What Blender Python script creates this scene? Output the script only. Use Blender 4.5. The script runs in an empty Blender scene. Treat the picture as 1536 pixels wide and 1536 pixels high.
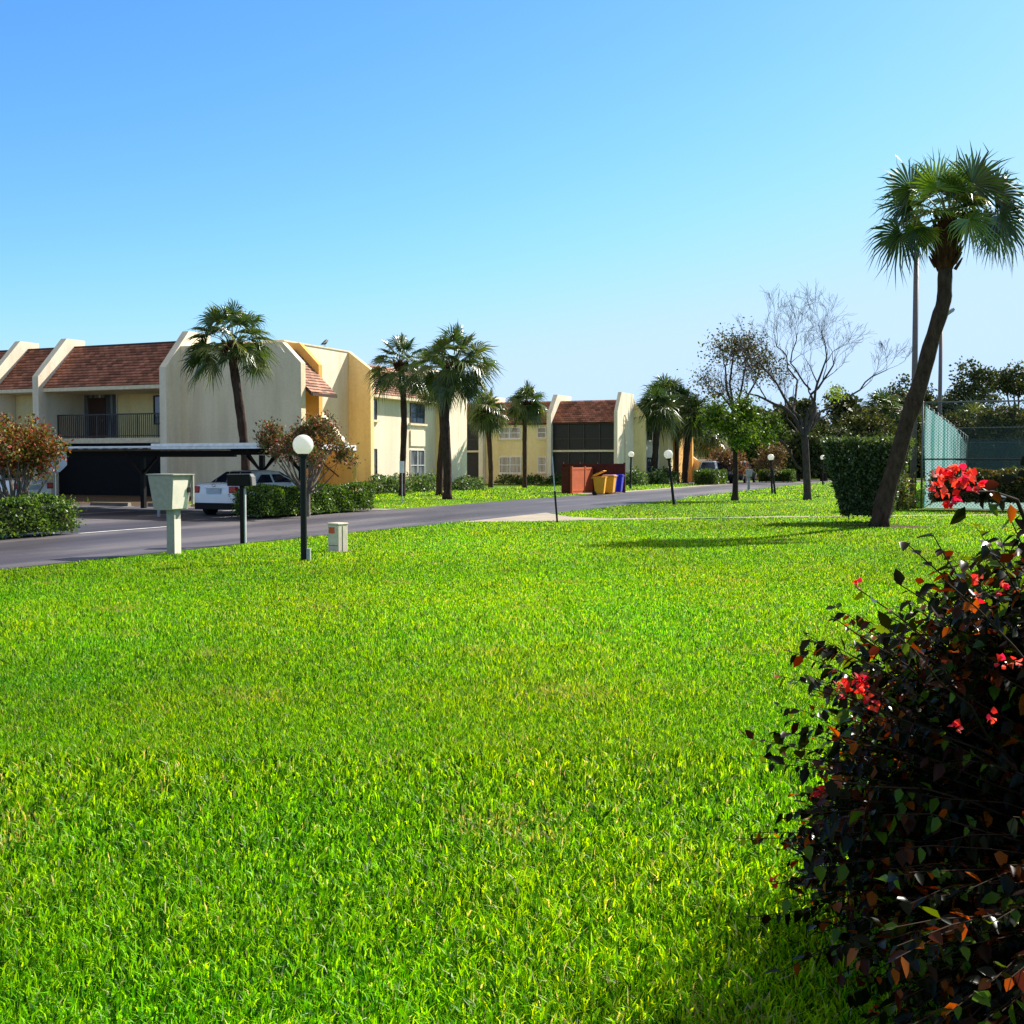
import bpy, bmesh, math, random
import numpy as np
from mathutils import Vector, Matrix
random.seed(7); RNG = np.random.default_rng(7)
rad = math.radians; PI = math.pi
scn = bpy.context.scene
COL = scn.collection

# ---------------------------------------------------------------- measuring helpers (photo pixels -> world metres)
F = 1700.; HZ = 694.; TH = rad(23.4); EYE = 1.6
PIT = math.atan((768-HZ)/F)
cT, sT = math.cos(TH), math.sin(TH); cp, sp = math.cos(PIT), math.sin(PIT)
def ray(px, py):
    a = (px-768)/F; b = (768-py)/F
    Y = cp+b*sp; Z = b*cp-sp
    return (a*cT-Y*sT, a*sT+Y*cT, Z)
def G(px, py, z=0.):
    r = ray(px, py); t = (z-EYE)/r[2]; return (r[0]*t, r[1]*t)
def PX(px, py, x):
    r = ray(px, py); t = x/r[0]; return (x, r[1]*t, EYE+r[2]*t)
def PY(px, py, y):
    r = ray(px, py); t = y/r[1]; return (r[0]*t, y, EYE+r[2]*t)
def CW(X, Y, z):      # camera-frame metres (right, forward) -> world
    return Vector((X*cT-Y*sT, X*sT+Y*cT, z))
def CP(px, py, D):    # pixel at forward distance D
    r = ray(px, py); k = -r[0]*sT+r[1]*cT; t = D/k
    return Vector((r[0]*t, r[1]*t, EYE+r[2]*t))

# ---------------------------------------------------------------- naming helpers
def tag(o, label=None, cat=None, group=None, kind=None):
    if label: o['label'] = label
    if cat: o['category'] = cat
    if group: o['group'] = group
    if kind: o['kind'] = kind
    return o
def thing(name, label, cat, loc=(0,0,0), group=None, rz=0.):
    o = bpy.data.objects.new(name, None); COL.objects.link(o)
    o.location = loc; o.rotation_euler[2] = rz; o.empty_display_size = .3
    return tag(o, label, cat, group)
def children(o): return [c for c in bpy.data.objects if c.parent == o]
def dup(o, parent=None):
    c = o.copy(); COL.objects.link(c); c.parent = parent
    for ch in children(o): dup(ch, c)
    return c

class MB:
    """collects polygons of one mesh"""
    def __init__(s): s.v = []; s.f = []; s.uv = []; s.c = []; s.hasuv = False
    def poly(s, pts, uv=None, flip=False):
        i = len(s.v); s.v += [tuple(p) for p in pts]
        idx = list(range(i, i+len(pts)))
        if flip: idx.reverse(); uv = list(reversed(uv)) if uv else None
        s.f.append(idx)
        s.uv.append(uv)
        if uv: s.hasuv = True
    def box(s, x0, x1, y0, y1, z0, z1, M=None):
        P = [(x0,y0,z0),(x1,y0,z0),(x1,y1,z0),(x0,y1,z0),(x0,y0,z1),(x1,y0,z1),(x1,y1,z1),(x0,y1,z1)]
        if M is not None: P = [tuple(M @ Vector(p)) for p in P]
        i = len(s.v); s.v += P
        for f in ((0,3,2,1),(4,5,6,7),(0,1,5,4),(1,2,6,5),(2,3,7,6),(3,0,4,7)):
            s.f.append([i+k for k in f]); s.uv.append(None)
        return s
    def prism(s, prof, axis, a0, a1):
        """profile polygon extruded along axis ('x': prof is (y,z); 'y': (x,z); 'z': (x,y))"""
        def mk(p, a):
            return {'x': (a, p[0], p[1]), 'y': (p[0], a, p[1]), 'z': (p[0], p[1], a)}[axis]
        n = len(prof); i = len(s.v)
        s.v += [mk(p, a0) for p in prof] + [mk(p, a1) for p in prof]
        area = sum(prof[k][0]*prof[(k+1) % n][1]-prof[(k+1) % n][0]*prof[k][1] for k in range(n))
        ccw = area > 0
        if axis == 'y': ccw = not ccw
        A = list(range(i, i+n)); B = list(range(i+n, i+2*n))
        fs = [A[::-1], B] + [[A[k], A[(k+1) % n], B[(k+1) % n], B[k]] for k in range(n)]
        for f in fs:
            s.f.append(f if ccw else f[::-1]); s.uv.append(None)
        return s
    def tube(s, path, rads, n=8, cap=True):
        path = [Vector(p) for p in path]
        i0 = len(s.v); up = Vector((0,0,1))
        prev = None
        for k, p in enumerate(path):
            d = (path[min(k+1, len(path)-1)]-path[max(k-1, 0)])
            if d.length < 1e-9: d = Vector((0,0,1))
            d.normalize()
            if prev is None:
                a = d.cross(up) if abs(d.z) < .95 else d.cross(Vector((1,0,0)))
            else:
                a = prev - d*prev.dot(d)
            a.normalize(); prev = a; b = d.cross(a)
            r = rads[k] if hasattr(rads, '__len__') else rads
            for j in range(n):
                t = 2*PI*j/n
                s.v.append(tuple(p + a*(r*math.cos(t)) + b*(r*math.sin(t))))
        for k in range(len(path)-1):
            for j in range(n):
                q = i0+k*n; s.f.append([q+j, q+(j+1) % n, q+n+(j+1) % n, q+n+j]); s.uv.append(None)
        if cap:
            s.f.append([i0+j for j in range(n)][::-1]); s.uv.append(None)
            q = i0+(len(path)-1)*n; s.f.append([q+j for j in range(n)]); s.uv.append(None)
        return s
    def lathe(s, prof, n=24, cen=(0,0,0)):
        i0 = len(s.v)
        for r, z in prof:
            for j in range(n):
                t = 2*PI*j/n; s.v.append((cen[0]+r*math.cos(t), cen[1]+r*math.sin(t), cen[2]+z))
        for k in range(len(prof)-1):
            for j in range(n):
                q = i0+k*n; s.f.append([q+j, q+(j+1) % n, q+n+(j+1) % n, q+n+j]); s.uv.append(None)
        s.f.append([i0+j for j in range(n)][::-1]); s.uv.append(None)
        q = i0+(len(prof)-1)*n; s.f.append([q+j for j in range(n)]); s.uv.append(None)
        return s
    def build(s, name, mat, parent=None, smooth=False, bevel=0, off=None, subsurf=0, autosm=None):
        me = bpy.data.meshes.new(name)
        V = s.v
        if parent is not None and off is None:
            r = parent
            while r.parent: r = r.parent
            off = r.location
        if off is not None: V = [(a-off[0], b-off[1], c-off[2]) for a, b, c in V]
        me.from_pydata(V, [], s.f); me.update()
        if s.hasuv:
            ul = me.uv_layers.new(name='UVMap'); k = 0
            for f, u in zip(s.f, s.uv):
                for j in range(len(f)):
                    ul.data[k].uv = u[j] if u else (0, 0); k += 1
        if mat: me.materials.append(mat)
        if smooth:
            me.polygons.foreach_set('use_smooth', [True]*len(me.polygons))
        o = bpy.data.objects.new(name, me); COL.objects.link(o)
        if parent is not None: o.parent = parent
        if autosm is not None:
            me.set_sharp_from_angle(angle=rad(autosm))
        if bevel:
            m = o.modifiers.new('bevel', 'BEVEL'); m.width = bevel; m.segments = 2; m.limit_method = 'ANGLE'; m.angle_limit = rad(35)
        if subsurf:
            m = o.modifiers.new('sub', 'SUBSURF'); m.levels = subsurf; m.render_levels = subsurf
        return o

def np_mesh(name, V, faces_by_n, cols, mat, parent=None, off=None):
    """V (N,3); faces_by_n list of (M,k) index arrays; cols (N,3)"""
    V = np.asarray(V, dtype=np.float32)
    if parent is not None and off is None:
        r = parent
        while r.parent: r = r.parent
        off = r.location
    if off is not None: V = V-np.array(off, dtype=np.float32)
    me = bpy.data.meshes.new(name)
    me.vertices.add(len(V)); me.vertices.foreach_set('co', V.ravel())
    li = np.concatenate([f.ravel() for f in faces_by_n]).astype(np.int32)
    tot = np.concatenate([np.full(len(f), f.shape[1], dtype=np.int32) for f in faces_by_n])
    st = np.concatenate([[0], np.cumsum(tot)[:-1]]).astype(np.int32)
    me.loops.add(len(li)); me.loops.foreach_set('vertex_index', li)
    me.polygons.add(len(tot)); me.polygons.foreach_set('loop_start', st); me.polygons.foreach_set('loop_total', tot)
    me.update(calc_edges=True)
    if cols is not None:
        a = me.color_attributes.new('Col', 'FLOAT_COLOR', 'POINT')
        c4 = np.ones((len(V), 4), dtype=np.float32); c4[:, :3] = cols
        a.data.foreach_set('color', c4.ravel())
    me.materials.append(mat)
    o = bpy.data.objects.new(name, me); COL.objects.link(o)
    if parent is not None: o.parent = parent
    return o

# ---------------------------------------------------------------- materials
def newmat(name):
    m = bpy.data.materials.new(name); m.use_nodes = True
    nt = m.node_tree; nt.nodes.clear()
    out = nt.nodes.new('ShaderNodeOutputMaterial')
    return m, nt, out
def N(nt, typ, **kw):
    n = nt.nodes.new(typ)
    for k, v in kw.items():
        if k in n.inputs: n.inputs[k].default_value = v
        else: setattr(n, k, v)
    return n
def noise(nt, scale, detail=4, coord=None, rough=.55, vec=None):
    n = N(nt, 'ShaderNodeTexNoise'); n.inputs['Scale'].default_value = scale
    n.inputs['Detail'].default_value = detail; n.inputs['Roughness'].default_value = rough
    if vec is None:
        g = nt.nodes.get('GEO') or N(nt, 'ShaderNodeNewGeometry'); g.name = 'GEO'; vec = g.outputs['Position']
    nt.links.new(vec, n.inputs['Vector'])
    return n
def ramp(nt, src, stops):
    r = N(nt, 'ShaderNodeValToRGB'); e = r.color_ramp.elements
    while len(e) > 1: e.remove(e[0])
    e[0].position = stops[0][0]; e[0].color = (*stops[0][1], 1)
    for p, c in stops[1:]:
        x = e.new(p); x.color = (*c, 1)
    nt.links.new(src, r.inputs['Fac']); return r
def mixc(nt, a, b, fac, typ='MIX'):
    m = N(nt, 'ShaderNodeMix', data_type='RGBA', blend_type=typ)
    for k, s in ((6, a), (7, b), (0, fac)):
        if hasattr(s, 'is_linked'): nt.links.new(s, m.inputs[k])
        else: m.inputs[k].default_value = s if k == 0 else (*s, 1)
    return m.outputs[2]
def bump(nt, h, strength=.3, dist=.02):
    b = N(nt, 'ShaderNodeBump'); b.inputs['Strength'].default_value = strength; b.inputs['Distance'].default_value = dist
    nt.links.new(h, b.inputs['Height']); return b.outputs['Normal']
def stretched(nt, sc):
    g = nt.nodes.get('GEO') or N(nt, 'ShaderNodeNewGeometry'); g.name = 'GEO'
    m = N(nt, 'ShaderNodeMapping'); m.inputs['Scale'].default_value = sc
    nt.links.new(g.outputs['Position'], m.inputs['Vector']); return m.outputs['Vector']
def principled(nt, out, col, rough=.7, spec=.4, metal=0., normal=None, **kw):
    p = N(nt, 'ShaderNodeBsdfPrincipled')
    if hasattr(col, 'is_linked'): nt.links.new(col, p.inputs['Base Color'])
    else: p.inputs['Base Color'].default_value = (*col, 1)
    p.inputs['Roughness'].default_value = rough; p.inputs['Specular IOR Level'].default_value = spec
    p.inputs['Metallic'].default_value = metal
    for k, v in kw.items(): p.inputs[k].default_value = v
    if normal is not None: nt.links.new(normal, p.inputs['Normal'])
    nt.links.new(p.outputs[0], out.inputs['Surface']); return p
MAT = {}
def simple(name, col, rough=.6, spec=.4, metal=0., var=.15, scale=6., bmp=0., **kw):
    if name in MAT: return MAT[name]
    m, nt, out = newmat(name)
    n = noise(nt, scale, 5)
    lo = tuple(c*(1-var) for c in col); hi = tuple(min(1, c*(1+var)) for c in col)
    r = ramp(nt, n.outputs['Fac'], [(.3, lo), (.7, hi)])
    nm = None
    if bmp: nm = bump(nt, noise(nt, scale*8, 3).outputs['Fac'], bmp, .01)
    principled(nt, out, r.outputs['Color'], rough, spec, metal, nm, **kw)
    MAT[name] = m; return m

def stucco(name, col, stain=.12):
    m, nt, out = newmat(name)
    a = noise(nt, .35, 5); b = noise(nt, 9, 6)
    c1 = ramp(nt, a.outputs['Fac'], [(.3, tuple(c*(1-stain) for c in col)), (.65, col)]).outputs['Color']
    streak = noise(nt, 1, 5, vec=stretched(nt, (1.6, 1.6, .16)))
    c2 = ramp(nt, streak.outputs['Fac'], [(.35, (.78, .74, .70)), (.55, (1, 1, 1))]).outputs['Color']
    c3 = mixc(nt, c1, c2, .55, 'MULTIPLY')
    fine = ramp(nt, b.outputs['Fac'], [(.3, (.88, .88, .88)), (.7, (1.06, 1.06, 1.06))]).outputs['Color']
    c4 = mixc(nt, c3, fine, .6, 'MULTIPLY')
    principled(nt, out, c4, .9, .2, 0, bump(nt, noise(nt, 22, 5).outputs['Fac'], .5, .03))
    return m
CREAM = stucco('cream_stucco', (.88, .75, .56))
GREYW = stucco('pale_stucco', (.85, .70, .475))
YELLOW = stucco('yellow_stucco', (.91, .715, .35))
ORANGE = stucco('orange_stucco', (.85, .46, .12))
TRIM = simple('cream_trim', (.74, .60, .40), .8)
DARKTRIM = simple('brown_trim', (.06, .025, .017), .7)

def shingle(name, base):
    m, nt, out = newmat(name)
    uv = N(nt, 'ShaderNodeUVMap')
    br = N(nt, 'ShaderNodeTexBrick'); br.offset = .5
    br.inputs['Scale'].default_value = 1.; br.inputs['Brick Width'].default_value = .33; br.inputs["Row Height"].default_value = .20
    br.inputs['Mortar Size'].default_value = .010; br.inputs['Bias'].default_value = 0
    br.inputs['Color1'].default_value = (*[c*.6 for c in base], 1); br.inputs['Color2'].default_value = (*[min(1, c*1.6) for c in base], 1)
    br.inputs['Mortar'].default_value = (.02, .01, .008, 1)
    nt.links.new(uv.outputs[0], br.inputs['Vector'])
    n = noise(nt, .8, 5)
    c = mixc(nt, br.outputs['Color'], ramp(nt, n.outputs['Fac'], [(.3, (.65, .6, .6)), (.7, (1.25, 1.2, 1.15))]).outputs['Color'], .8, 'MULTIPLY')
    principled(nt, out, c, .85, .25, 0, bump(nt, noise(nt, 40, 3).outputs['Fac'], .4, .01))
    return m
SHINGLE = shingle('red_brown_shingle', (.31, .125, .078))
SHINGLE_P = shingle('faded_pink_shingle', (.33, .18, .125))
SHINGLE_O = shingle('rust_shingle', (.33, .13, .075))

def leafmat(name, trans=.35, rough=.4, spec=.5, tint=(1.3, 1.35, .5)):
    m, nt, out = newmat(name)
    a = N(nt, 'ShaderNodeAttribute'); a.attribute_name = 'Col'
    p = N(nt, 'ShaderNodeBsdfPrincipled'); p.inputs['Roughness'].default_value = rough; p.inputs['Specular IOR Level'].default_value = spec
    nt.links.new(a.outputs['Color'], p.inputs['Base Color'])
    t = N(nt, 'ShaderNodeBsdfTranslucent')
    nt.links.new(mixc(nt, a.outputs['Color'], tint, 1., 'MULTIPLY'), t.inputs['Color'])
    mx = N(nt, 'ShaderNodeMixShader'); mx.inputs[0].default_value = trans
    nt.links.new(p.outputs[0], mx.inputs[1]); nt.links.new(t.outputs[0], mx.inputs[2])
    nt.links.new(mx.outputs[0], out.inputs['Surface'])
    return m
LEAF = leafmat('leaf', .3, .42, .3)
PALMLEAF = leafmat('palm_leaf', .22, .33, .6)
GRASSM = leafmat('grass_blade', .5, .36, .08, (1.6, 1.3, .4))
FARLEAF = leafmat('far_leaf', .2, .6, .25)
GLOSSLEAF = leafmat('bougainvillea_leaf', .38, .28, .16, (2.6, 1.5, .3))
BRACT = leafmat('bract', .5, .6, .3, (1.3, 1., .9))

def barkmat(name, col, hi):
    m, nt, out = newmat(name)
    n = noise(nt, 1, 6, vec=stretched(nt, (9, 9, 3.5)), rough=.7)
    c = ramp(nt, n.outputs['Fac'], [(.3, col), (.72, hi)]).outputs['Color']
    principled(nt, out, c, .95, .1, 0, bump(nt, n.outputs['Fac'], .9, .05)); return m
BARK = barkmat('bark', (.018, .012, .010), (.07, .05, .04))
PALMBARK = barkmat('palm_bark', (.022, .013, .010), (.09, .058, .042))
PALMBOOT = barkmat('palm_boot', (.03, .010, .006), (.11, .045, .02))
PALEBARK = barkmat('pale_bark', (.09, .075, .06), (.30, .25, .19))

# ---- ground materials
def ground_mats():
    m, nt, out = newmat('lawn')
    a = noise(nt, .22, 4); b = noise(nt, 3.2, 5); c = noise(nt, 34, 4, rough=.7)
    base = ramp(nt, a.outputs['Fac'], [(.34, (.065, .165, .002)), (.5, (.115, .245, .002)), (.66, (.170, .30, .004))]).outputs['Color']
    mid = ramp(nt, b.outputs['Fac'], [(.3, (.62, .68, .6)), (.55, (1, 1, 1)), (.75, (1.2, 1.12, 1.05))]).outputs['Color']
    fin = ramp(nt, c.outputs['Fac'], [(.36, (.16, .12, .2)), (.52, (.9, .85, .9)), (.68, (1.5, 1.3, 1.25))]).outputs['Color']
    cc = mixc(nt, mixc(nt, base, mid, .9, 'MULTIPLY'), fin, .85, 'MULTIPLY')
    p = principled(nt, out, cc, .85, .15, 0, bump(nt, c.outputs['Fac'], .8, .06))
    t = N(nt, 'ShaderNodeBsdfTranslucent')
    MAT['lawn'] = m
    m, nt, out = newmat('asphalt')
    a = noise(nt, 1, 5, vec=stretched(nt, (.45, .07, 1))); b = noise(nt, 60, 4, rough=.8); c = noise(nt, .5, 4)
    base = ramp(nt, a.outputs['Fac'], [(.38, (.026, .022, .032)), (.5, (.048, .042, .058)), (.62, (.115, .100, .105))]).outputs['Color']
    gr = ramp(nt, b.outputs['Fac'], [(.3, (.7, .7, .7)), (.7, (1.3, 1.3, 1.3))]).outputs['Color']
    cc = mixc(nt, base, gr, .7, 'MULTIPLY')
    vo = N(nt, 'ShaderNodeTexVoronoi'); vo.feature = 'DISTANCE_TO_EDGE'; vo.inputs['Scale'].default_value = .22
    wv = noise(nt, 1.5, 4); g_ = nt.nodes.get('GEO'); ad = N(nt, 'ShaderNodeVectorMath', operation='MULTIPLY_ADD')
    nt.links.new(wv.outputs['Color'], ad.inputs[0]); ad.inputs[1].default_value = (.9, .9, 0); nt.links.new(g_.outputs['Position'], ad.inputs[2]); nt.links.new(ad.outputs[0], vo.inputs['Vector'])
    ck = ramp(nt, vo.outputs['Distance'], [(.0, (.35, .35, .35)), (.006, (1, 1, 1))]).outputs['Color']
    st = ramp(nt, noise(nt, .8, 5, rough=.7).outputs['Fac'], [(.36, (.62, .62, .62)), (.46, (1, 1, 1))]).outputs['Color']
    cc = mixc(nt, mixc(nt, cc, ck, .8, 'MULTIPLY'), st, .6, 'MULTIPLY')
    p = principled(nt, out, cc, .62, .45, 0, bump(nt, b.outputs['Fac'], .35, .006))
    MAT['asphalt'] = m
    m, nt, out = newmat('concrete')
    a = noise(nt, 1.2, 5); b = noise(nt, 50, 4)
    base = ramp(nt, a.outputs['Fac'], [(.3, (.27, .23, .18)), (.7, (.40, .34, .27))]).outputs['Color']
    cc = mixc(nt, base, ramp(nt, b.outputs['Fac'], [(.3, (.85, .85, .85)), (.7, (1.1, 1.1, 1.1))]).outputs['Color'], .8, 'MULTIPLY')
    principled(nt, out, cc, .9, .2, 0, bump(nt, b.outputs['Fac'], .3, .004)); MAT['concrete'] = m
    m, nt, out = newmat('mulch')
    a = noise(nt, 14, 6, rough=.8)
    cc = ramp(nt, a.outputs['Fac'], [(.3, (.03, .02, .014)), (.55, (.10, .065, .04)), (.75, (.24, .17, .11))]).outputs['Color']
    principled(nt, out, cc, .95, .1, 0, bump(nt, a.outputs['Fac'], 1, .05)); MAT['mulch'] = m
ground_mats()
def glassmat(name, col=(.03, .05, .08), rough=.06, curtain=None):
    m, nt, out = newmat(name)
    n = noise(nt, 1, 3, vec=stretched(nt, (6, 6, .4)))
    a = col; b = curtain or tuple(c*1.6 for c in col)
    cc = ramp(nt, n.outputs['Fac'], [(.42, a), (.58, b)]).outputs['Color']
    principled(nt, out, cc, rough, .9, 0); return m
GLASS = glassmat('window_glass'); GLASSB = glassmat('curtained_glass', (.05, .065, .08), .08, (.20, .21, .22))
DARKGLASS = glassmat('car_glass', (.012, .016, .03), .03)
PAINT = {}
def carpaint(name, col):
    if name not in PAINT:
        m, nt, out = newmat(name)
        n = noise(nt, 3, 3)
        cc = ramp(nt, n.outputs['Fac'], [(.3, tuple(c*.94 for c in col)), (.7, col)]).outputs['Color']
        principled(nt, out, cc, .28, .5, 0, None, **{'Coat Weight': .6, 'Coat Roughness': .05}); PAINT[name] = m
    return PAINT[name]
BLACKM = simple('black_metal', (.007, .006, .006), .5, .25, 0., .3, 8)
WHITEP = simple('white_paint', (.72, .71, .68), .5, .4)
GREYP = simple('grey_paint', (.33, .34, .34), .55, .4)
GALV = simple('galvanised', (.42, .43, .45), .4, .5, .7)
RUBBER = simple('rubber', (.015, .015, .015), .85, .2)
CHROME = simple('chrome', (.6, .6, .62), .2, .5, 1.)
ALU = simple('window_aluminium', (.55, .53, .48), .5, .4)
BRONZE = simple('bronze_frame', (.05, .035, .028), .5, .4)

# ================================================================ GROUND
def sheet(name, pts, z, mat, kind='structure'):
    mb = MB(); mb.poly([(x, y, z) for x, y in pts]); o = mb.build(name, mat); tag(o, kind=kind); return o
lawn = sheet('lawn', [(-600, -60), (600, -60), (600, 900), (-600, 900)], 0, MAT['lawn'])
road = sheet('road', [(-18.95, -20), (-13.35, -20), (-13.75, 18), (-13.6, 24), (-13.0, 30), (-12.8, 45), (-13.2, 60), (-14.0, 84), (-13.6, 92), (-11.5, 100), (-4, 108), (20, 114), (60, 116),
     (60, 122), (20, 120), (-8, 115), (-16, 110), (-19.3, 101), (-19.3, 80), (-18.95, 60)], .008, MAT['asphalt'])
lot = sheet('parking_lot', [(-75, 3), (-18.6, 3), (-18.6, 33.2), (-75, 33.2)], .004, MAT['asphalt'])
lot2 = sheet('parking_lot', [(-40, 84.2), (-19.0, 84.2), (-19.0, 97), (-40, 97)], .004, MAT['asphalt'])
# concrete path that leaves the road and crosses the lawn
pa = [(-13.3, 27.3), (-12.0, 28.1), (-10.6, 29.45), (-7.5, 32.1), (-3.7, 34.9), (.7, 37.8), (9, 43.2)]
pb = [(9, 43.8), (.45, 38.4), (-3.95, 35.5), (-7.75, 32.75), (-10.2, 30.7), (-11.6, 31.2), (-12.7, 32.6), (-13.3, 33.5)]
tag(sheet('path', pa+pb, .012, MAT['concrete']))
tag(sheet('kerb_strip', [(-19.0, 33.2), (-19.0, 34.2), (-21.2, 33.6), (-21.2, 33.2)], .016, MAT['concrete']))
tag(sheet('pavement', [(-18.6, 54.2), (-18.6, 83), (-19.3, 83), (-19.3, 60.5), (-22.6, 60.5), (-22.6, 58.3), (-20.6, 58.3), (-20.2, 54.2)], .016, MAT['concrete']))
sheet('mulch_bed', [(-60, 33.2), (-19.2, 33.2), (-21.5, 36.5), (-28, 38.5), (-28.5, 42.9), (-60, 44)], .006, MAT['mulch'])
sheet('mulch_bed', [(-2.9, 41.3), (9, 41.3), (9, 39.6), (3, 40.2), (-1.8, 40.9)], .006, MAT['mulch'])
def disc_sheet(name, cx, cy, rx, ry, z, mat, n=26):
    pts = [(cx+rx*(1+.18*math.sin(3*t+cx)+.1*math.sin(7*t))*math.cos(t), cy+ry*(1+.15*math.sin(4*t+1))*math.sin(t)) for t in [2*PI*k/n for k in range(n)]]
    return sheet(name, pts, z, mat)
MULCH = [(-2.75, 29.75, 1.5, .75), (-10.85, 17.4, .42, .3), (-22.2, 44.3, .9, .8), (-25.5, 48.6, 1.0, .9), (-21.3, 38.6, .6, .5)]
for k, (x, y, a, b) in enumerate(MULCH): disc_sheet('mulch_bed', x, y, a, b, .0045, MAT['mulch'])
# painted lines: stall lines and the line along the road edge
def line(name, a, b, w, mat, z=.012):
    a = Vector(a); b = Vector(b); d = (b-a).normalized(); n = Vector((-d.y, d.x))*w/2
    return sheet(name, [a-n, b-n, b+n, a+n], z, mat)
LINEP = simple('road_paint', (.62, .61, .58), .8, .2, 0, .25, 3)
line('road_marking', (-19.05, 19.5), (-19.05, 22.8), .12, LINEP)
for k in range(7):
    x = -21.0-2.72*k
    line('road_marking', (x+.12, 26.5), (x+.12, 32.4), .1, LINEP)

# ================================================================ ROOF / BUILDING PIECES
def roof_x(mb, x0, x1, ye, ze, yr, zr, step=.20, lift=.034):
    """courses running along x, eave at (ye,ze), ridge at (yr,zr): saw-tooth so every course shows its butt edge"""
    L = math.hypot(yr-ye, zr-ze); n = max(2, int(L/step)); d = ((yr-ye)/L, (zr-ze)/L); nn = (-d[1], d[0])
    if nn[1] < 0: nn = (-nn[0], -nn[1])
    for k in range(n):
        a, b = L*k/n, L*(k+1)/n
        p0 = (ye+d[0]*a+nn[0]*lift, ze+d[1]*a+nn[1]*lift); p1 = (ye+d[0]*b, ze+d[1]*b); pb = (ye+d[0]*a, ze+d[1]*a)
        mb.poly([(x0, *p0), (x1, *p0), (x1, *p1), (x0, *p1)], [(x0, a), (x1, a), (x1, b), (x0, b)])
        mb.poly([(x0, *pb), (x1, *pb), (x1, *p0), (x0, *p0)], [(x0, a), (x1, a), (x1, a+.02), (x0, a+.02)])
def roof_y(mb, y0, y1, xe, ze, xr, zr, step=.20, lift=.034):
    L = math.hypot(xr-xe, zr-ze); n = max(2, int(L/step)); d = ((xr-xe)/L, (zr-ze)/L); nn = (-d[1], d[0])
    if nn[1] < 0: nn = (-nn[0], -nn[1])
    for k in range(n):
        a, b = L*k/n, L*(k+1)/n
        p0 = (xe+d[0]*a+nn[0]*lift, ze+d[1]*a+nn[1]*lift); p1 = (xe+d[0]*b, ze+d[1]*b); pb = (xe+d[0]*a, ze+d[1]*a)
        mb.poly([(p0[0], y0, p0[1]), (p0[0], y1, p0[1]), (p1[0], y1, p1[1]), (p1[0], y0, p1[1])], [(y0, a), (y1, a), (y1, b), (y0, b)])
        mb.poly([(pb[0], y0, pb[1]), (pb[0], y1, pb[1]), (p0[0], y1, p0[1]), (p0[0], y0, p0[1])], [(y0, a), (y1, a), (y1, a+.02), (y0, a+.02)])

def window_y(parent, x0, x1, z0, z1, y, glass=GLASS, frame=ALU, ncols=2, bars=0, sill=True):
    """window in a wall whose face is at y, facing -y"""
    t = .06
    f = MB(); f.box(x0, x1, y-.05, y+.02, z1-t, z1).box(x0, x1, y-.05, y+.02, z0, z0+t)
    f.box(x0, x0+t, y-.05, y+.02, z0+t, z1-t).box(x1-t, x1, y-.05, y+.02, z0+t, z1-t)
    for k in range(1, ncols):
        xm = x0+(x1-x0)*k/ncols; f.box(xm-.04, xm+.04, y-.045, y+.015, z0+t, z1-t)
    zm = (z0+z1)/2
    if bars: f.box(x0+t, x1-t, y-.04, y+.01, zm-.025, zm+.025)
    fo = f.build('window', frame, parent)
    g = MB(); g.box(x0+t/2, x1-t/2, y-.012, y+.018, z0+t/2, z1-t/2); g.build('pane', glass, fo)
    if sill:
        s = MB(); s.box(x0-.12, x1+.12, y-.12, y+.015, z0-.12, z0-.003); s.build('sill', TRIM, fo)
    return fo
def window_x(parent, y0, y1, z0, z1, x, glass=GLASS, frame=ALU, ncols=2, bars=1, sill=True):
    t = .06
    f = MB(); f.box(x-.02, x+.05, y0, y1, z1-t, z1).box(x-.02, x+.05, y0, y1, z0, z0+t)
    f.box(x-.02, x+.05, y0, y0+t, z0+t, z1-t).box(x-.02, x+.05, y1-t, y1, z0+t, z1-t)
    for k in range(1, ncols):
        ym = y0+(y1-y0)*k/ncols; f.box(x-.015, x+.045, ym-.04, ym+.04, z0+t, z1-t)
    zm = (z0+z1)/2
    if bars: f.box(x-.01, x+.04, y0+t, y1-t, zm-.025, zm+.025)
    fo = f.build('window', frame, parent)
    g = MB(); g.box(x-.018, x+.012, y0+t/2, y1-t/2, z0+t/2, z1-t/2); g.build('pane', glass, fo)
    if sill:
        s = MB(); s.box(x-.015, x+.14, y0-.15, y1+.15, z0-.12, z0-.003); s.build('sill', TRIM, fo)
    return fo
def fin_x(parent, x0, x1, yf, zs, yt, zt, yb, mat, name='side_wall'):
    return MB().prism([(yf, 0), (yb, 0), (yb, zt), (yt, zt), (yf, zs)], 'x', x0, x1).build(name, mat, parent)
def fin_y(parent, y0, y1, xf, zs, xt, zt, xb, mat, name='side_wall'):
    return MB().prism([(xb, 0), (xf, 0), (xf, zs), (xt, zt), (xb, zt)], 'y', y0, y1).build(name, mat, parent)

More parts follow.
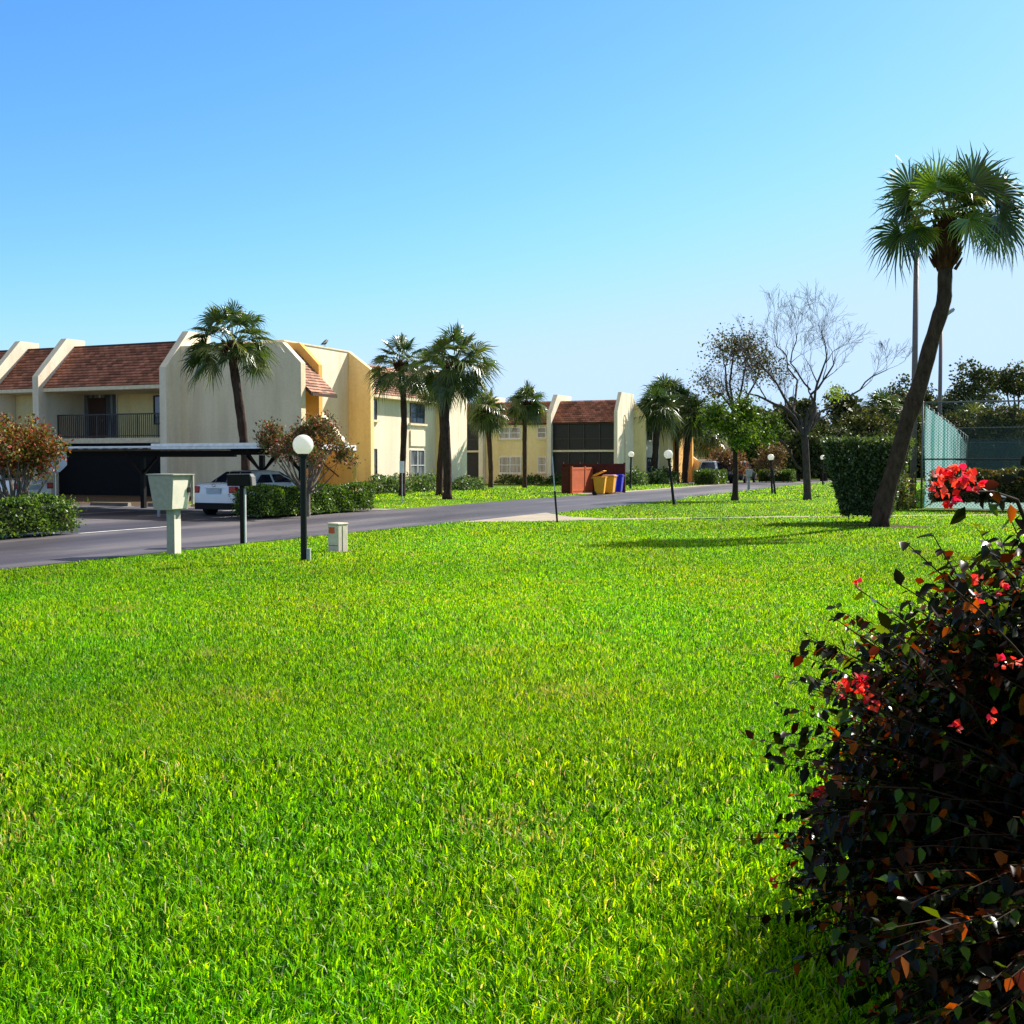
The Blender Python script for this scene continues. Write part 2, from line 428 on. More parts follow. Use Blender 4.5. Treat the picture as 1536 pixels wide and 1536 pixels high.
# ================================================================ BUILDING 1 (nearest, left)
def building_one():
    B = thing('apartment_building', 'nearest two-storey cream building with balcony bay, big blank wall and orange stair wall', 'building', (-40, 48, 0))
    # bulk behind
    MB().box(-75, -35.7, 45.05, 62, 0, 7.15).build('wall', GREYW, B)
    # fins between bays
    fin_x(B, -46.9, -46.55, 41.9, 5.85, 43.8, 7.85, 45.04, CREAM)
    fin_x(B, -43.78, -43.4, 41.9, 5.82, 43.8, 7.85, 45.04, CREAM)
    fin_x(B, -35.98, -35.6, 41.95, 6.02, 43.62, 7.85, 45.2, CREAM)
    # roofs
    for (x0, x1) in ((-60, -46.9), (-46.55, -43.78), (-43.4, -35.98)):
        r = MB(); roof_x(r, x0, x1, 42.2, 5.26, 44.35, 7.45)
        r.poly([(x0, 44.35, 7.45), (x1, 44.35, 7.45), (x1, 45.6, 7.2), (x0, 45.6, 7.2)], [(x0, 0), (x1, 0), (x1, 1), (x0, 1)])
        ro = r.build('roof', SHINGLE, B)
        MB().box(x0, x1, 42.17, 42.26, 5.08, 5.25).build('fascia', TRIM, B)
        MB().box(x0, x1, 42.27, 45.03, 5.06, 5.12).build('soffit', TRIM, B)
        MB().box(x0, x1, 44.30, 44.42, 7.43, 7.50).build('ridge_cap', DARKTRIM, ro)
    # bay left of first fin: solid wall
    MB().box(-46.5, -43.8, 43.4, 43.7, 0, 5.05).build('wall', YELLOW, B)
    MB().box(-60, -46.92, 43.4, 43.7, 0, 5.05).build('wall', YELLOW, B)
    # balcony bay
    MB().box(-43.38, -36.0, 44.95, 45.04, 0, 5.05).build('wall', YELLOW, B)
    MB().box(-43.38, -36.0, 43.02, 44.94, 2.55, 2.8).build('balcony_floor', TRIM, B)
    rl = MB(); rl.box(-43.38, -36.0, 43.05, 43.11, 3.92, 3.98).box(-43.38, -36.0, 43.06, 43.10, 2.88, 2.92)
    n = 58
    for k in range(n+1):
        x = -43.35+7.3*k/n; w = .035 if k % 10 == 0 else .012
        rl.box(x-w, x+w, 43.065, 43.095, 2.8, 3.93)
    rl.build('balcony_railing', BRONZE, B)
    a = PY(125, 589, 44.95); b = PY(177, 617, 44.95)
    window_y(B, a[0], b[0], 2.82, a[2], 44.93, GLASSB, ALU, 2, sill=False)
    window_y(B, -38.9, -36.6, 3.5, 4.95, 44.93, GLASS, BRONZE, 2, sill=False)
    d = MB(); d.box(-43.1, -42.0, 44.88, 44.94, 2.82, 4.9); d = d.build('door', DARKTRIM, B)
    MB().box(-42.15, -42.09, 44.83, 44.875, 3.7, 3.82).build('handle', CHROME, d)
    # ground floor of the bay: near-black sheet holds its deep shade in the colour
    MB().box(-43.38, -36.0, 43.10, 43.14, 0.02, 2.54).build('patio_shade_screen', simple('patio_shade_black', (.008, .008, .009), .7, .1), B)
    window_y(B, -40.9, -38.8, .9, 2.2, 44.93, GLASSB, BRONZE, 2, sill=False)
    window_y(B, -38.0, -36.4, .05, 2.2, 44.93, GLASS, BRONZE, 2, sill=False)
    # big blank wall
    MB().prism([(-35.6, 0), (-28.9, 0), (-28.9, 6.08), (-29.88, 7.03), (-35.6, 7.08)], 'y', 43.0, 43.36).build('blank_wall', GREYW, B)
    MB().box(-35.58, -30.9, 43.37, 45.5, 0, 6.95).build('wall', GREYW, B)
    # stair tower fin and lit wall behind it
    MB().prism([(-32.4, 0), (-29.6, 0), (-29.6, 6.2), (-30.68, 7.27), (-32.4, 7.27)], 'y', 45.52, 45.82).build('side_wall', ORANGE, B)
    MB().box(-35.69, -31.8, 45.83, 51.7, 0, 7.42).build('wall', CREAM, B)
    MB().box(-35.69, -31.76, 45.84, 51.7, 7.421, 7.49).build('parapet_cap', TRIM, B)
    # canopy roof
    c = MB(); roof_y(c, 43.37, 45.51, -28.62, 4.78, -30.9, 6.95)
    co = c.build('canopy_roof', SHINGLE_P, B)
    MB().prism([(-28.60, 4.62), (-28.60, 4.77), (-30.85, 6.92), (-30.85, 6.72)], 'y', 43.365, 43.42).build('rake_board', DARKTRIM, co)
    MB().box(-28.66, -28.58, 43.43, 45.51, 4.62, 4.76).build('fascia', DARKTRIM, co)
    # entry recess wall (orange) and stair parapet
    MB().box(-30.89, -30.7, 43.4, 45.5, 0, 5.5).build('recess_wall', ORANGE, B)
    st = MB().prism([(-29.85, 0), (-28.0, 0), (-28.0, 2.15), (-28.2, 2.2), (-29.85, 3.95)], 'y', 45.9, 46.2).build('stair_wall', ORANGE, B)
    MB().prism([(-27.97, 2.15), (-27.97, 2.23), (-28.19, 2.28), (-29.9, 4.06), (-29.9, 3.96), (-28.2, 2.21)], 'y', 45.86, 46.24).build('coping', CREAM, st)
    s = MB()
    for k in range(16):
        s.box(-30.4+.27*k*.5, -30.4+.27*(k+1)*.5, 46.25, 47.4, 0, .18*(16-k))
    s.build('stair', MAT['concrete'], B)
    MB().tube([(-29.65, 45.82, 1.6), (-28.75, 45.82, .95)], .03, 6).build('handrail', DARKTRIM, st)
    MB().box(-30.69, -29.9, 44.2, 44.4, 0, 1.5).build('low_wall', GREYW, B)
    # yellow fin on road side
    MB().prism([(-32.6, 0), (-30.45, 0), (-30.45, 6.48), (-31.86, 7.5), (-32.6, 7.5)], 'y', 51.72, 52.05).build('side_wall', YELLOW, B)
    # road facade
    MB().box(-35.69, -31.0, 52.06, 60.3, 0, 5.1).build('wall', CREAM, B)
    MB().box(-35.69, -32.45, 52.07, 62.9, 5.1, 6.9).build('wall', GREYW, B)
    r = MB(); roof_y(r, 52.06, 60.28, -30.5, 5.24, -32.4, 7.05); ro = r.build('roof', SHINGLE_P, B)
    MB().box(-30.58, -30.49, 52.07, 60.28, 5.07, 5.23).build('fascia', TRIM, B)
    MB().box(-30.99, -30.6, 52.07, 60.28, 5.05, 5.09).build('soffit', TRIM, B)
    window_x(B, 57.0, 58.75, 3.85, 5.0, -31.0, GLASS, BRONZE)
    window_x(B, 57.0, 58.75, .55, 2.35, -31.0, GLASSB, ALU)
    window_x(B, 52.35, 53.25, 3.9, 5.0, -31.0, GLASS, BRONZE, 1)
    window_x(B, 52.35, 53.25, .55, 2.35, -31.0, GLASS, BRONZE, 1)
    MB().box(-30.99, -30.93, 57.0, 58.75, 2.55, 3.45).build('wall_panel', CREAM, B)
    # end block with sloped top
    MB().prism([(-35.69, 0), (-30.25, 0), (-30.25, 5.9), (-31.7, 7.25), (-35.69, 7.25)], 'y', 60.31, 62.93).build('end_wall', CREAM, B)
    MB().box(-32.0, -30.22, 60.22, 60.305, 0, 5.85).build('wall_panel', YELLOW, B)
    return B
building_one()

# bird sitting on the parapet
def bird():
    p = PX(487, 521, -31.85)
    m = MB(); y0, z0 = p[1], 7.49
    x = -31.85
    m.tube([(x, y0-.36, z0+.10), (x, y0-.16, z0+.16), (x, y0+.02, z0+.22), (x, y0+.12, z0+.30), (x, y0+.2, z0+.36), (x, y0+.27, z0+.35), (x, y0+.34, z0+.33)],
           [.012, .06, .10, .085, .06, .045, .005], 8)
    for s in (-.03, .03): m.tube([(x+s, y0, z0), (x+s, y0, z0+.14)], .01, 4)
    o = m.build('bird', simple('black_feathers', (.02, .02, .022), .6), None, smooth=True)
    tag(o, 'small black bird perched on the cream parapet', 'bird')
bird()

# ================================================================ BUILDING 2 (middle distance)
def building_two():
    Y = 77.
    B = thing('apartment_building', 'two-storey cream building with dark screened bay behind the red-brown bin enclosure', 'building', (-32, 84, 0))
    xf1, xf2, xf0 = -30.57, -25.42, -36.05
    MB().box(-60, -26.2, Y+1.9, 92, 0, 6.0).build('wall', GREYW, B)
    for x, w in ((xf0, .34), (xf1, .34)):
        fin_x(B, x, x+w, Y, 5.08, Y+1.35, 6.62, Y+4.2, CREAM)
    fin_x(B, xf2, xf2+.26, Y, 5.24, Y+.9, 6.66, Y+3.9, CREAM)
    for (x0, x1, mt) in ((-48, xf0, SHINGLE), (xf0+.34, xf1, SHINGLE_O), (xf1+.34, xf2, SHINGLE)):
        r = MB(); roof_x(r, x0, x1, Y+.25, 4.5, Y+1.95, 6.18)
        r.poly([(x0, Y+1.95, 6.18), (x1, Y+1.95, 6.18), (x1, Y+3, 6.0), (x0, Y+3, 6.0)], [(x0, 0), (x1, 0), (x1, 1), (x0, 1)])
        r.build('roof', mt, B)
        MB().box(x0, x1, Y+.28, Y+1.88, 4.40, 4.46).build('soffit', DARKTRIM, B)
    # screened bays
    SCREEN = simple('dark_insect_screen', (.025, .022, .02), .7)
    for (x0, x1) in ((-48, xf0), (xf1+.34, xf2)):
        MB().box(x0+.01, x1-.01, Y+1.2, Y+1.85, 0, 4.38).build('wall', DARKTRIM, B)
        MB().box(x0+.01, x1-.01, Y+.3, Y+1.19, 2.38, 2.52).build('balcony_floor', TRIM, B)
        f = MB()
        n = 4
        for k in range(n+1):
            x = x0+.03+(x1-x0-.06)*k/n
            f.box(x-.03, x+.03, Y+.36, Y+.42, 2.53, 4.39); f.box(x-.03, x+.03, Y+.36, Y+.42, 0, 2.37)
        f.box(x0+.03, x1-.03, Y+.37, Y+.41, 3.3, 3.36)
        fo = f.build('screen_frame', BRONZE, B)
        MB().box(x0+.02, x1-.02, Y+.43, Y+.45, .02, 2.36).box(x0+.02, x1-.02, Y+.43, Y+.45, 2.54, 4.38).build('screen', SCREEN, fo)
    # window bay
    MB().box(xf0+.35, xf1-.01, Y+.5, Y+1.88, 0, 4.39).build('wall', YELLOW, B)
    a = PY(749, 641, Y+.5); b = PY(781, 658, Y+.5)
    window_y(B, a[0], b[0], b[2], a[2], Y+.5, GLASSB, WHITEP, 2, 1)
    a = PY(749, 685, Y+.5); b = PY(782, 710, Y+.5)
    window_y(B, a[0], b[0], b[2], a[2], Y+.5, GLASSB, WHITEP, 2, 1)
    a = PY(806, 641, Y+.5); b = PY(819.5, 657, Y+.5)
    window_y(B, a[0], b[0], b[2], a[2], Y+.5, GLASS, WHITEP, 1, 1)
    a = PY(807, 685, Y+.5); b = PY(819.5, 709, Y+.5)
    window_y(B, a[0], b[0], b[2], a[2], Y+.5, GLASSB, WHITEP, 1, 1)
    # solid end wall + drain pipe
    MB().box(-26.19, xf2+.2, Y+3.9, Y+4.3, 0, 6.3).build('wall', YELLOW, B)
    MB().tube([(-25.06, Y+1.6, 0), (-25.06, Y+1.6, 4.9), (-25.15, Y+1.6, 5.05)], .05, 8).build('drain_pipe', TRIM, B)
    # road facade
    MB().prism([(-26.18, 0), (-24.3, 0), (-24.3, 5.0), (-25.1, 6.0), (-26.18, 6.0)], 'y', 80.95, 81.2).build('side_wall', YELLOW, B)
    MB().box(-26.18, -24.65, 81.21, 93.5, 0, 4.4).build('wall', CREAM, B)
    r = MB(); roof_y(r, 81.21, 93.5, -24.2, 4.35, -25.9, 6.0); r.build('roof', SHINGLE_P, B)
    window_x(B, 82.6, 83.8, 3.3, 4.2, -24.65, GLASS, BRONZE)
    window_x(B, 82.6, 83.8, .6, 2.0, -24.65, GLASS, BRONZE)
    for y0, y1, mt in ((86.0, 87.4, YELLOW), (89.2, 90.4, ORANGE)):
        MB().prism([(-26.17, 0), (-23.95, 0), (-23.95, 4.9), (-25.0, 6.2), (-26.17, 6.2)], 'y', y0, y1).build('side_wall', mt, B)
    MB().box(-26.16, -24.0, 93.6, 94.0, 0, 5.6).build('wall', ORANGE, B)
    a = PY(1033, 681, 94.4); b = PY(1046, 690, 94.4)
    sw = MB().prism([(a[0]-1.2, 0), (b[0]+.55, 0), (b[0]+.55, b[2]), (b[0], b[2]), (a[0]-1.2, b[2]+1.5)], 'y', 94.3, 94.6).build('stair_wall', YELLOW, B)
    return B
building_two()

def building_three():
    B = thing('apartment_building', 'far pale blank-walled building behind the white van and its carport', 'building', (-28, 115, 0))
    a = PY(1036, 640, 108); b = PY(1112, 640, 108)
    MB().box(a[0]-3, b[0], 108, 126, 0, 6.4).build('blank_wall', GREYW, B)
    MB().prism([(b[0]+.01, 0), (b[0]+1.0, 0), (b[0]+1.0, 5.2), (b[0]+.01, 6.3)], 'y', 108.2, 112).build('side_wall', YELLOW, B)
    MB().box(b[0]-.6, b[0]+.9, 112.01, 126, 0, 5.0).build('wall', YELLOW, B)
    r = MB(); roof_y(r, 112.1, 126, b[0]+1.3, 4.7, b[0]-.5, 6.4); r.build('roof', SHINGLE_P, B)
    window_x(B, 115, 116.6, 3.4, 4.6, b[0]+.9, GLASS, BRONZE)
    window_x(B, 115, 116.6, .6, 2.1, b[0]+.9, GLASS, BRONZE)
    p = PY(1112, 683, 107.4); q = PY(1127, 694, 107.4)
    MB().prism([(p[0], 0), (q[0]+1.0, 0), (q[0]+1.0, q[2]), (q[0], q[2]), (p[0], p[2])], 'y', 107.3, 107.6).build('stair_wall', ORANGE, B)
building_three()

# ================================================================ CARPORTS
FASC = simple('carport_metal', (.88, .85, .82), .5, .5, 0)
def carport(label, x0, x1, yf, yb, z, th, posts, loc):
    C = thing('carport', label, 'carport', loc, 'flat metal carports beside the buildings')
    r = MB()
    n = int((x1-x0)/.4)
    for k in range(n):
        xa = x0+(x1-x0)*k/n; xb = x0+(x1-x0)*(k+1)/n; xm = (xa+xb)/2
        r.box(xa+.01, xm, yf+.03, yb-.03, z-.05, z-.01); r.box(xm, xb-.01, yf+.03, yb-.03, z-.09, z-.05)
    r.build('roof_deck', simple('dark_deck', (.10, .10, .11), .6), C)
    f = MB(); f.box(x0, x1, yf-.04, yf, z-th, z).box(x0, x1, yf-.06, yf-.041, z-th*.52, z-th*.40).box(x0, x1, yb, yb+.04, z-th, z)
    f.box(x1, x1+.04, yf, yb, z-th, z).box(x0-.04, x0, yf, yb, z-th, z)
    f.build('fascia', FASC, C)
    ym = yf+(yb-yf)*.72
    bm = MB(); bm.box(x0, x1, ym-.07, ym+.07, z-.32, z-.11)
    bm.build('beam', BLACKM, C)
    for px in posts:
        p = MB(); p.box(px-.08, px+.08, ym-.065, ym+.065, 0, z-.33)
        for s in (-1, 1):
            p.tube([(px, ym, z-.95), (px, ym+s*.9, z-.13)], .045, 6)
            p.tube([(px+s*.05, ym, z-.85), (px+s*.6, ym, z-.35)], .045, 6)
        p.build('post', BLACKM, C)
    return C
xr = PY(386, 663, 27.2)[0]; xl = PY(228, 668, 27.2)[0]; zc = PY(330, 664.5, 27.2)[2]
C1 = carport('grey carport roof with a thick pale fascia over the white sedan', xl, xr, 27.2, 32.6, zc, .17, [xr-1.1, xl+1.2], (xr-3, 30, 0))
x2 = PY(229, 667.5, 28.0)[0]; z2 = PY(110, 670, 28.)[2]
carport('long low carport roof with thin white edge under the balcony, left of the other', -48, xl-.1, 27.8, 32.8, z2, .06, [-27.7, -33.2, -38.7], (-34, 30, 0))
# short white hanger under the roof and low bollard at stall
tag(MB().tube([(-22.9, 26.6, 0), (-22.9, 26.6, .62)], .04, 8).build('bollard', GREYP), 'thin grey bollard on the asphalt behind the pale mailbox', 'bollard')
p = PY(1047, 689, 92.); q = PY(1092, 689, 92.)
carport('distant carport with white roof edge over the white van', p[0], q[0], 92, 96, p[2], .18, [p[0]+1, q[0]-.8], (p[0]+2, 94, 0))

# wheel stops
for k in range(5):
    x = -22.2-2.72*k
    o = MB().prism([(32.55, 0), (32.75, 0), (32.72, .13), (32.58, .13)], 'x', x-.9, x+.9).build('wheel_stop', MAT['concrete'])
    tag(o, ['pale concrete wheel stop in front of the white sedan', 'pale concrete wheel stop in the empty stall beside the white sedan',
            'concrete wheel stop two stalls left of the white sedan', 'concrete wheel stop in front of the white car with lit red tail lamp', 'leftmost concrete wheel stop under the long carport'][k], 'wheel stop', 'wheel stops under the carports')

# ================================================================ CARS
def make_car(name, label, loc, rz, paint, suv=False, L=4.55, W=1.8, group='cars parked in the stalls'):
    C = thing(name, label, 'car', (0, 0, 0), group)
    h = W/2
    H = 1.72 if suv else 1.38
    if suv: st = [(0, .80, .95), (.06, .9, 1.02), (.5, .98, 1.05), (1.6, 1., 1.02), (3.0, 1., 1.0), (3.3, .99, .98), (3.9, .97, .92), (4.35, .9, .80), (4.5, .80, .66), (4.55, .7, .5)]
    else:  st = [(0, .78, .80), (.04, .86, .95), (.12, .92, 1.02), (.55, .98, 1.04), (1.4, 1., 1.0), (3.0, 1., .97), (3.4, .99, .95), (4.0, .96, .87), (4.35, .9, .76), (4.5, .80, .62), (4.55, .7, .45)]
    b = MB(); ring = []
    for y, w, zt in st:
        hw = h*w; zb = .20 if 0.05 < y < 4.5 else .32
        prof = [(.0, zb), (hw*.86, zb), (hw*.97, zb+.12), (hw, min(.55, zt-.16)), (hw*.985, zt-.14), (hw*.92, zt-.035), (hw*.78, zt), (0, zt+.015)]
        full = prof+[(-x, z) for x, z in prof[-2:0:-1]]
        i = len(b.v); b.v += [(x, y*L/4.55, z) for x, z in full]; ring.append((i, len(full)))
    n = ring[0][1]
    for (i, _), (j, _) in zip(ring[:-1], ring[1:]):
        for k in range(n): b.f.append([i+k, j+k, j+(k+1) % n, i+(k+1) % n][::-1]); b.uv.append(None)
    b.f.append([ring[0][0]+k for k in range(n)][::-1]); b.uv.append(None)
    b.f.append([ring[-1][0]+k for k in range(n)]); b.uv.append(None)
    body = b.build('body', paint, C, smooth=True, off=(0,0,0), subsurf=1, autosm=50)
    # greenhouse
    y0, y1, y2, y3 = (.05, .28, 2.75, 3.5) if suv else (.62, 1.35, 2.55, 3.45)
    zb = .98; zr = H
    def gh(off, top):
        return [(h*.86+off, zb), (h*.66+off*.6, zr-.07), (h*.56, zr), (0, zr+.02)]
    g = MB(); secs = []
    ys = [(y0, zb, .80), (y1, zr-.03, .92), (y1+.25, zr, 1.), ((y1+y2)/2, zr+.015, 1.), (y2, zr-.02, .96), (y3, zb-.02, .88)]
    for y, zt, w in ys:
        base = zb-.04
        hwb = h*.9*(w if y in (y0, y3) else 1); hwt = h*.68*w
        full = [(hwb, base), (hwb-(hwb-hwt)*.92 if zt > base+.1 else hwb, max(base, zt-.08) if zt > base+.1 else base), (hwt*.86, zt), (0, zt+.012),
                (-hwt*.86, zt), (-(hwb-(hwb-hwt)*.92) if zt > base+.1 else -hwb, max(base, zt-.08) if zt > base+.1 else base), (-hwb, base)]
        i = len(g.v); g.v += [(x, y*L/4.55, z) for x, z in full]; secs.append(i)
    for i, j in zip(secs[:-1], secs[1:]):
        for k in range(6): g.f.append([i+k, i+k+1, j+k+1, j+k]); g.uv.append(None)
    roof = g.build('cabin', paint, C, smooth=True, off=(0,0,0), autosm=40)
    # glass: slightly proud panels
    s = L/4.55
    def panel(pts, nm='window'):
        m = MB(); m.poly(pts); o = m.build(nm, DARKGLASS, C, off=(0,0,0))
        md = o.modifiers.new('solid', 'SOLIDIFY'); md.thickness = .012; md.offset = 0
        return o
    yb0, zb0, yb1, zb1 = y0+(y1-y0)*.12, zb+(zr-zb)*.10, y0+(y1-y0)*.86, zb+(zr-zb)*.84
    e = .03
    panel([(-h*.70, yb0*s-e, zb0+e*.4), (h*.70, yb0*s-e, zb0+e*.4), (h*.52, yb1*s-e, zb1+e), (-h*.52, yb1*s-e, zb1+e)], 'rear_window')
    yf0, yf1 = y3-(y3-y2)*.12, y3-(y3-y2)*.88
    panel([(-h*.72, yf0*s+e, zb0+e*.3), (-h*.54, yf1*s+e, zb1+e), (h*.54, yf1*s+e, zb1+e), (h*.72, yf0*s+e, zb0+e*.3)], 'windscreen')
    ym = (y1+y2)/2
    for sd in (-1, 1):
        def X(z): return sd*(h*.9-(h*.9-h*.68)*.92*(z-zb+.04)/(zr-.08-zb+.04)+.012)
        zA, zB = zb+.03, zr-.12
        for (a, bb, c, d) in ((y0+.42 if not suv else y0+.2, ym-.06, ym-.06, y1+.12), (ym+.06, y3-.42, y2-.1, ym+.06)):
            panel([(X(zA), a*s, zA), (X(zA), bb*s, zA), (X(zB), c*s, zB), (X(zB), d*s, zB)], 'side_window')
        m = MB(); m.box(sd*(h*.93), sd*(h*1.09), 2.85*s, 2.97*s, 1.0, 1.12); m.build('mirror', paint, C, off=(0,0,0), bevel=.02)
    for sd in (-1, 1):
        xa, xb = sorted((sd*h*.60, sd*h*.90))
        tl = MB(); tl.box(xa, xb, -.02*s, .14*s, .72, .92)
        tl.build('tail_light', simple('tail_lamp_red', (.45, .01, .01), .2, .6), C, off=(0,0,0), bevel=.03)
        hl = MB(); hl.box(xa, xb, 4.25*s, 4.5*s, .55, .72)
        hl.build('headlight', simple('headlamp_glass', (.5, .5, .5), .1, .8), C, off=(0,0,0), bevel=.03)
    MB().box(-.26, .26, -.03, -.008, .70, .85).build('license_plate', simple('plate', (.45, .5, .55), .5), C, off=(0,0,0))
    MB().box(-.33, .33, -.035, -.004, .87, .89).build('chrome_strip', CHROME, C, off=(0,0,0))
    lo = MB(); t = [(-.07*math.cos(a), -.02, .945+.035*math.sin(a)) for a in [2*PI*k/12 for k in range(13)]]
    lo.tube(t, .009, 5, cap=False); lo.build('emblem', CHROME, C, off=(0,0,0))
    MB().box(-h*.8, h*.8, -.015, .1, .22, .42).build('bumper', RUBBER, C, off=(0,0,0), bevel=.02)
    for sd in (-1, 1):
        for yw in (.85*s, 3.65*s):
            w = MB(); x0 = sd*h*.80; x1 = sd*h*1.0
            pr = [(0, 0), (.18, 0), (.20, .02), (.315, .02), (.325, .06), (.325, .17), (.30, .2), (0, .2)]
            for k in range(2): pass
            n = 22; i0 = len(w.v)
            for r_, d_ in pr[2:7]:
                for j in range(n):
                    tt = 2*PI*j/n; w.v.append((x1-sd*d_, yw+r_*math.cos(tt), .32+r_*math.sin(tt)))
            for k in range(4):
                for j in range(n):
                    q = i0+k*n; w.f.append([q+j, q+(j+1) % n, q+n+(j+1) % n, q+n+j]); w.uv.append(None)
            w.f.append([i0+4*n+j for j in range(n)]); w.uv.append(None)
            wo = w.build('wheel', RUBBER, C, off=(0,0,0), smooth=True, autosm=40)
            rm = MB()
            for k in range(5):
                a = 2*PI*k/5
                M = Matrix.Translation((x1-sd*.03, yw, .32)) @ Matrix.Rotation(a, 4, 'X')
                rm.box(-.012, .012, -.03, .03, .0, .20, M)
            rm.tube([(x1-sd*.02, yw+.2*math.cos(2*PI*k/20), .32+.2*math.sin(2*PI*k/20)) for k in range(21)], .018, 5, cap=False)
            rm.build('rim', CHROME, wo, off=(0,0,0))
            ar = MB(); i0 = len(ar.v)
            for j in range(n+1):
                tt = PI*j/n; ar.v += [(x1+sd*.004, yw+.37*math.cos(tt), .30+.37*math.sin(tt)), (x1-sd*.1, yw+.37*math.cos(tt), .30+.37*math.sin(tt))]
            ar.f.append([i0+2*j for j in range(n+1)]); ar.uv.append(None)
            ar.build('wheel_arch', RUBBER, C, off=(0,0,0))
    C.location = loc; C.rotation_euler[2] = rz
    return C
WHITEC = carpaint('white_car_paint', (.90, .90, .90)); REDC = simple('dark_red_car_paint', (.012, .001, .001), .6, .1)
make_car('parked_car', 'white sedan with dark bumper seen from behind under the grey carport', (-21.75, 27.7, -.03), 0, WHITEC)
make_car('parked_car', 'white car cut by the left frame edge with red tail lamp above the hedge', (-29.75, 28.5, 0), rad(90), WHITEC)
p = PY(1058, 726, 84.5)
make_car('parked_van', 'white van seen from behind, far off beside the yellow stair wall', (p[0]-.1, 85.5, 0), rad(-4), WHITEC, suv=True)['category'] = 'van'
p = G(1112, 725)
make_car('parked_car', 'far dark car with red tail lamp behind the small green tree', (p[0]-.6, p[1]-.5, 0), rad(-3), carpaint('black_car_paint', (.012, .012, .016)), suv=True)

# ================================================================ GLOBE LAMPS
def globemat():
    m, nt, out = newmat('opal_globe')
    p = N(nt, 'ShaderNodeBsdfPrincipled'); p.inputs['Base Color'].default_value = (.92, .90, .86, 1); p.inputs['Roughness'].default_value = .3
    t = N(nt, 'ShaderNodeBsdfTranslucent'); t.inputs['Color'].default_value = (.95, .93, .88, 1)
    mx = N(nt, 'ShaderNodeMixShader'); mx.inputs[0].default_value = .55
    nt.links.new(p.outputs[0], mx.inputs[1]); nt.links.new(t.outputs[0], mx.inputs[2]); nt.links.new(mx.outputs[0], out.inputs['Surface']); return m
GLOBE = globemat()
def make_lamp(label):
    L = thing('globe_lamp', label, 'lamp', (0, 0, 0), 'globe lamps along the lawns')
    p = MB(); p.tube([(0, 0, -.05), (0, 0, .7), (0, 0, 1.71)], [.052, .05, .05], 14); p.build('pole', BLACKM, L, off=(0,0,0), smooth=True, autosm=40)
    c = MB(); c.lathe([(.05, 1.68), (.085, 1.69), (.09, 1.73), (.075, 1.75)], 18); c.build('collar', BLACKM, L, off=(0,0,0))
    g = MB(); R = .165
    g.lathe([(R*math.sin(t), 1.885-R*math.cos(t)) for t in [rad(24)+(PI-rad(24.5))*k/18 for k in range(19)]], 32); g.build('globe', GLOBE, L, off=(0,0,0), smooth=True)
    b = MB(); b.box(.045, .105, -.04, .04, .02, .22); b.build('junction_box', GREYP, L, off=(0,0,0), bevel=.008)
    return L
lab = ['globe lamp with white ball on black pole, nearest, on the lawn by the utility box',
       'leaning globe lamp at the lawn edge right of the bins', 'small globe lamp beside the red-brown bin enclosure',
       'distant globe lamp at the lawn edge next to a leaning black post', 'farthest globe lamp against the dark woods left of the big clipped shrub']
lp = [(456, 843, 0, 0), (1011, 758, -.115, .02), (945, 733, .03, 0), (1158, 740, -.04, 0), (1234, 727, -.01, 0)]
L0 = make_lamp(lab[0])
for k, (px, py, tilt, t2) in enumerate(lp):
    o = L0 if k == 0 else dup(L0)
    g = G(px, py); o.location = (g[0], g[1], 0); o['label'] = lab[k]
    o.rotation_euler = (t2, tilt, rad(15) if k else TH)
    s = [1.0, 1.02, 1.12, 1.0, 1.05][k]; o.scale = (s, s, s)
g = G(1163, 742)
tag(MB().tube([(g[0], g[1], 0), (g[0]-.16, g[1], 1.25)], .05, 8).build('post', BLACKM), 'leaning black post beside the distant globe lamp', 'post')

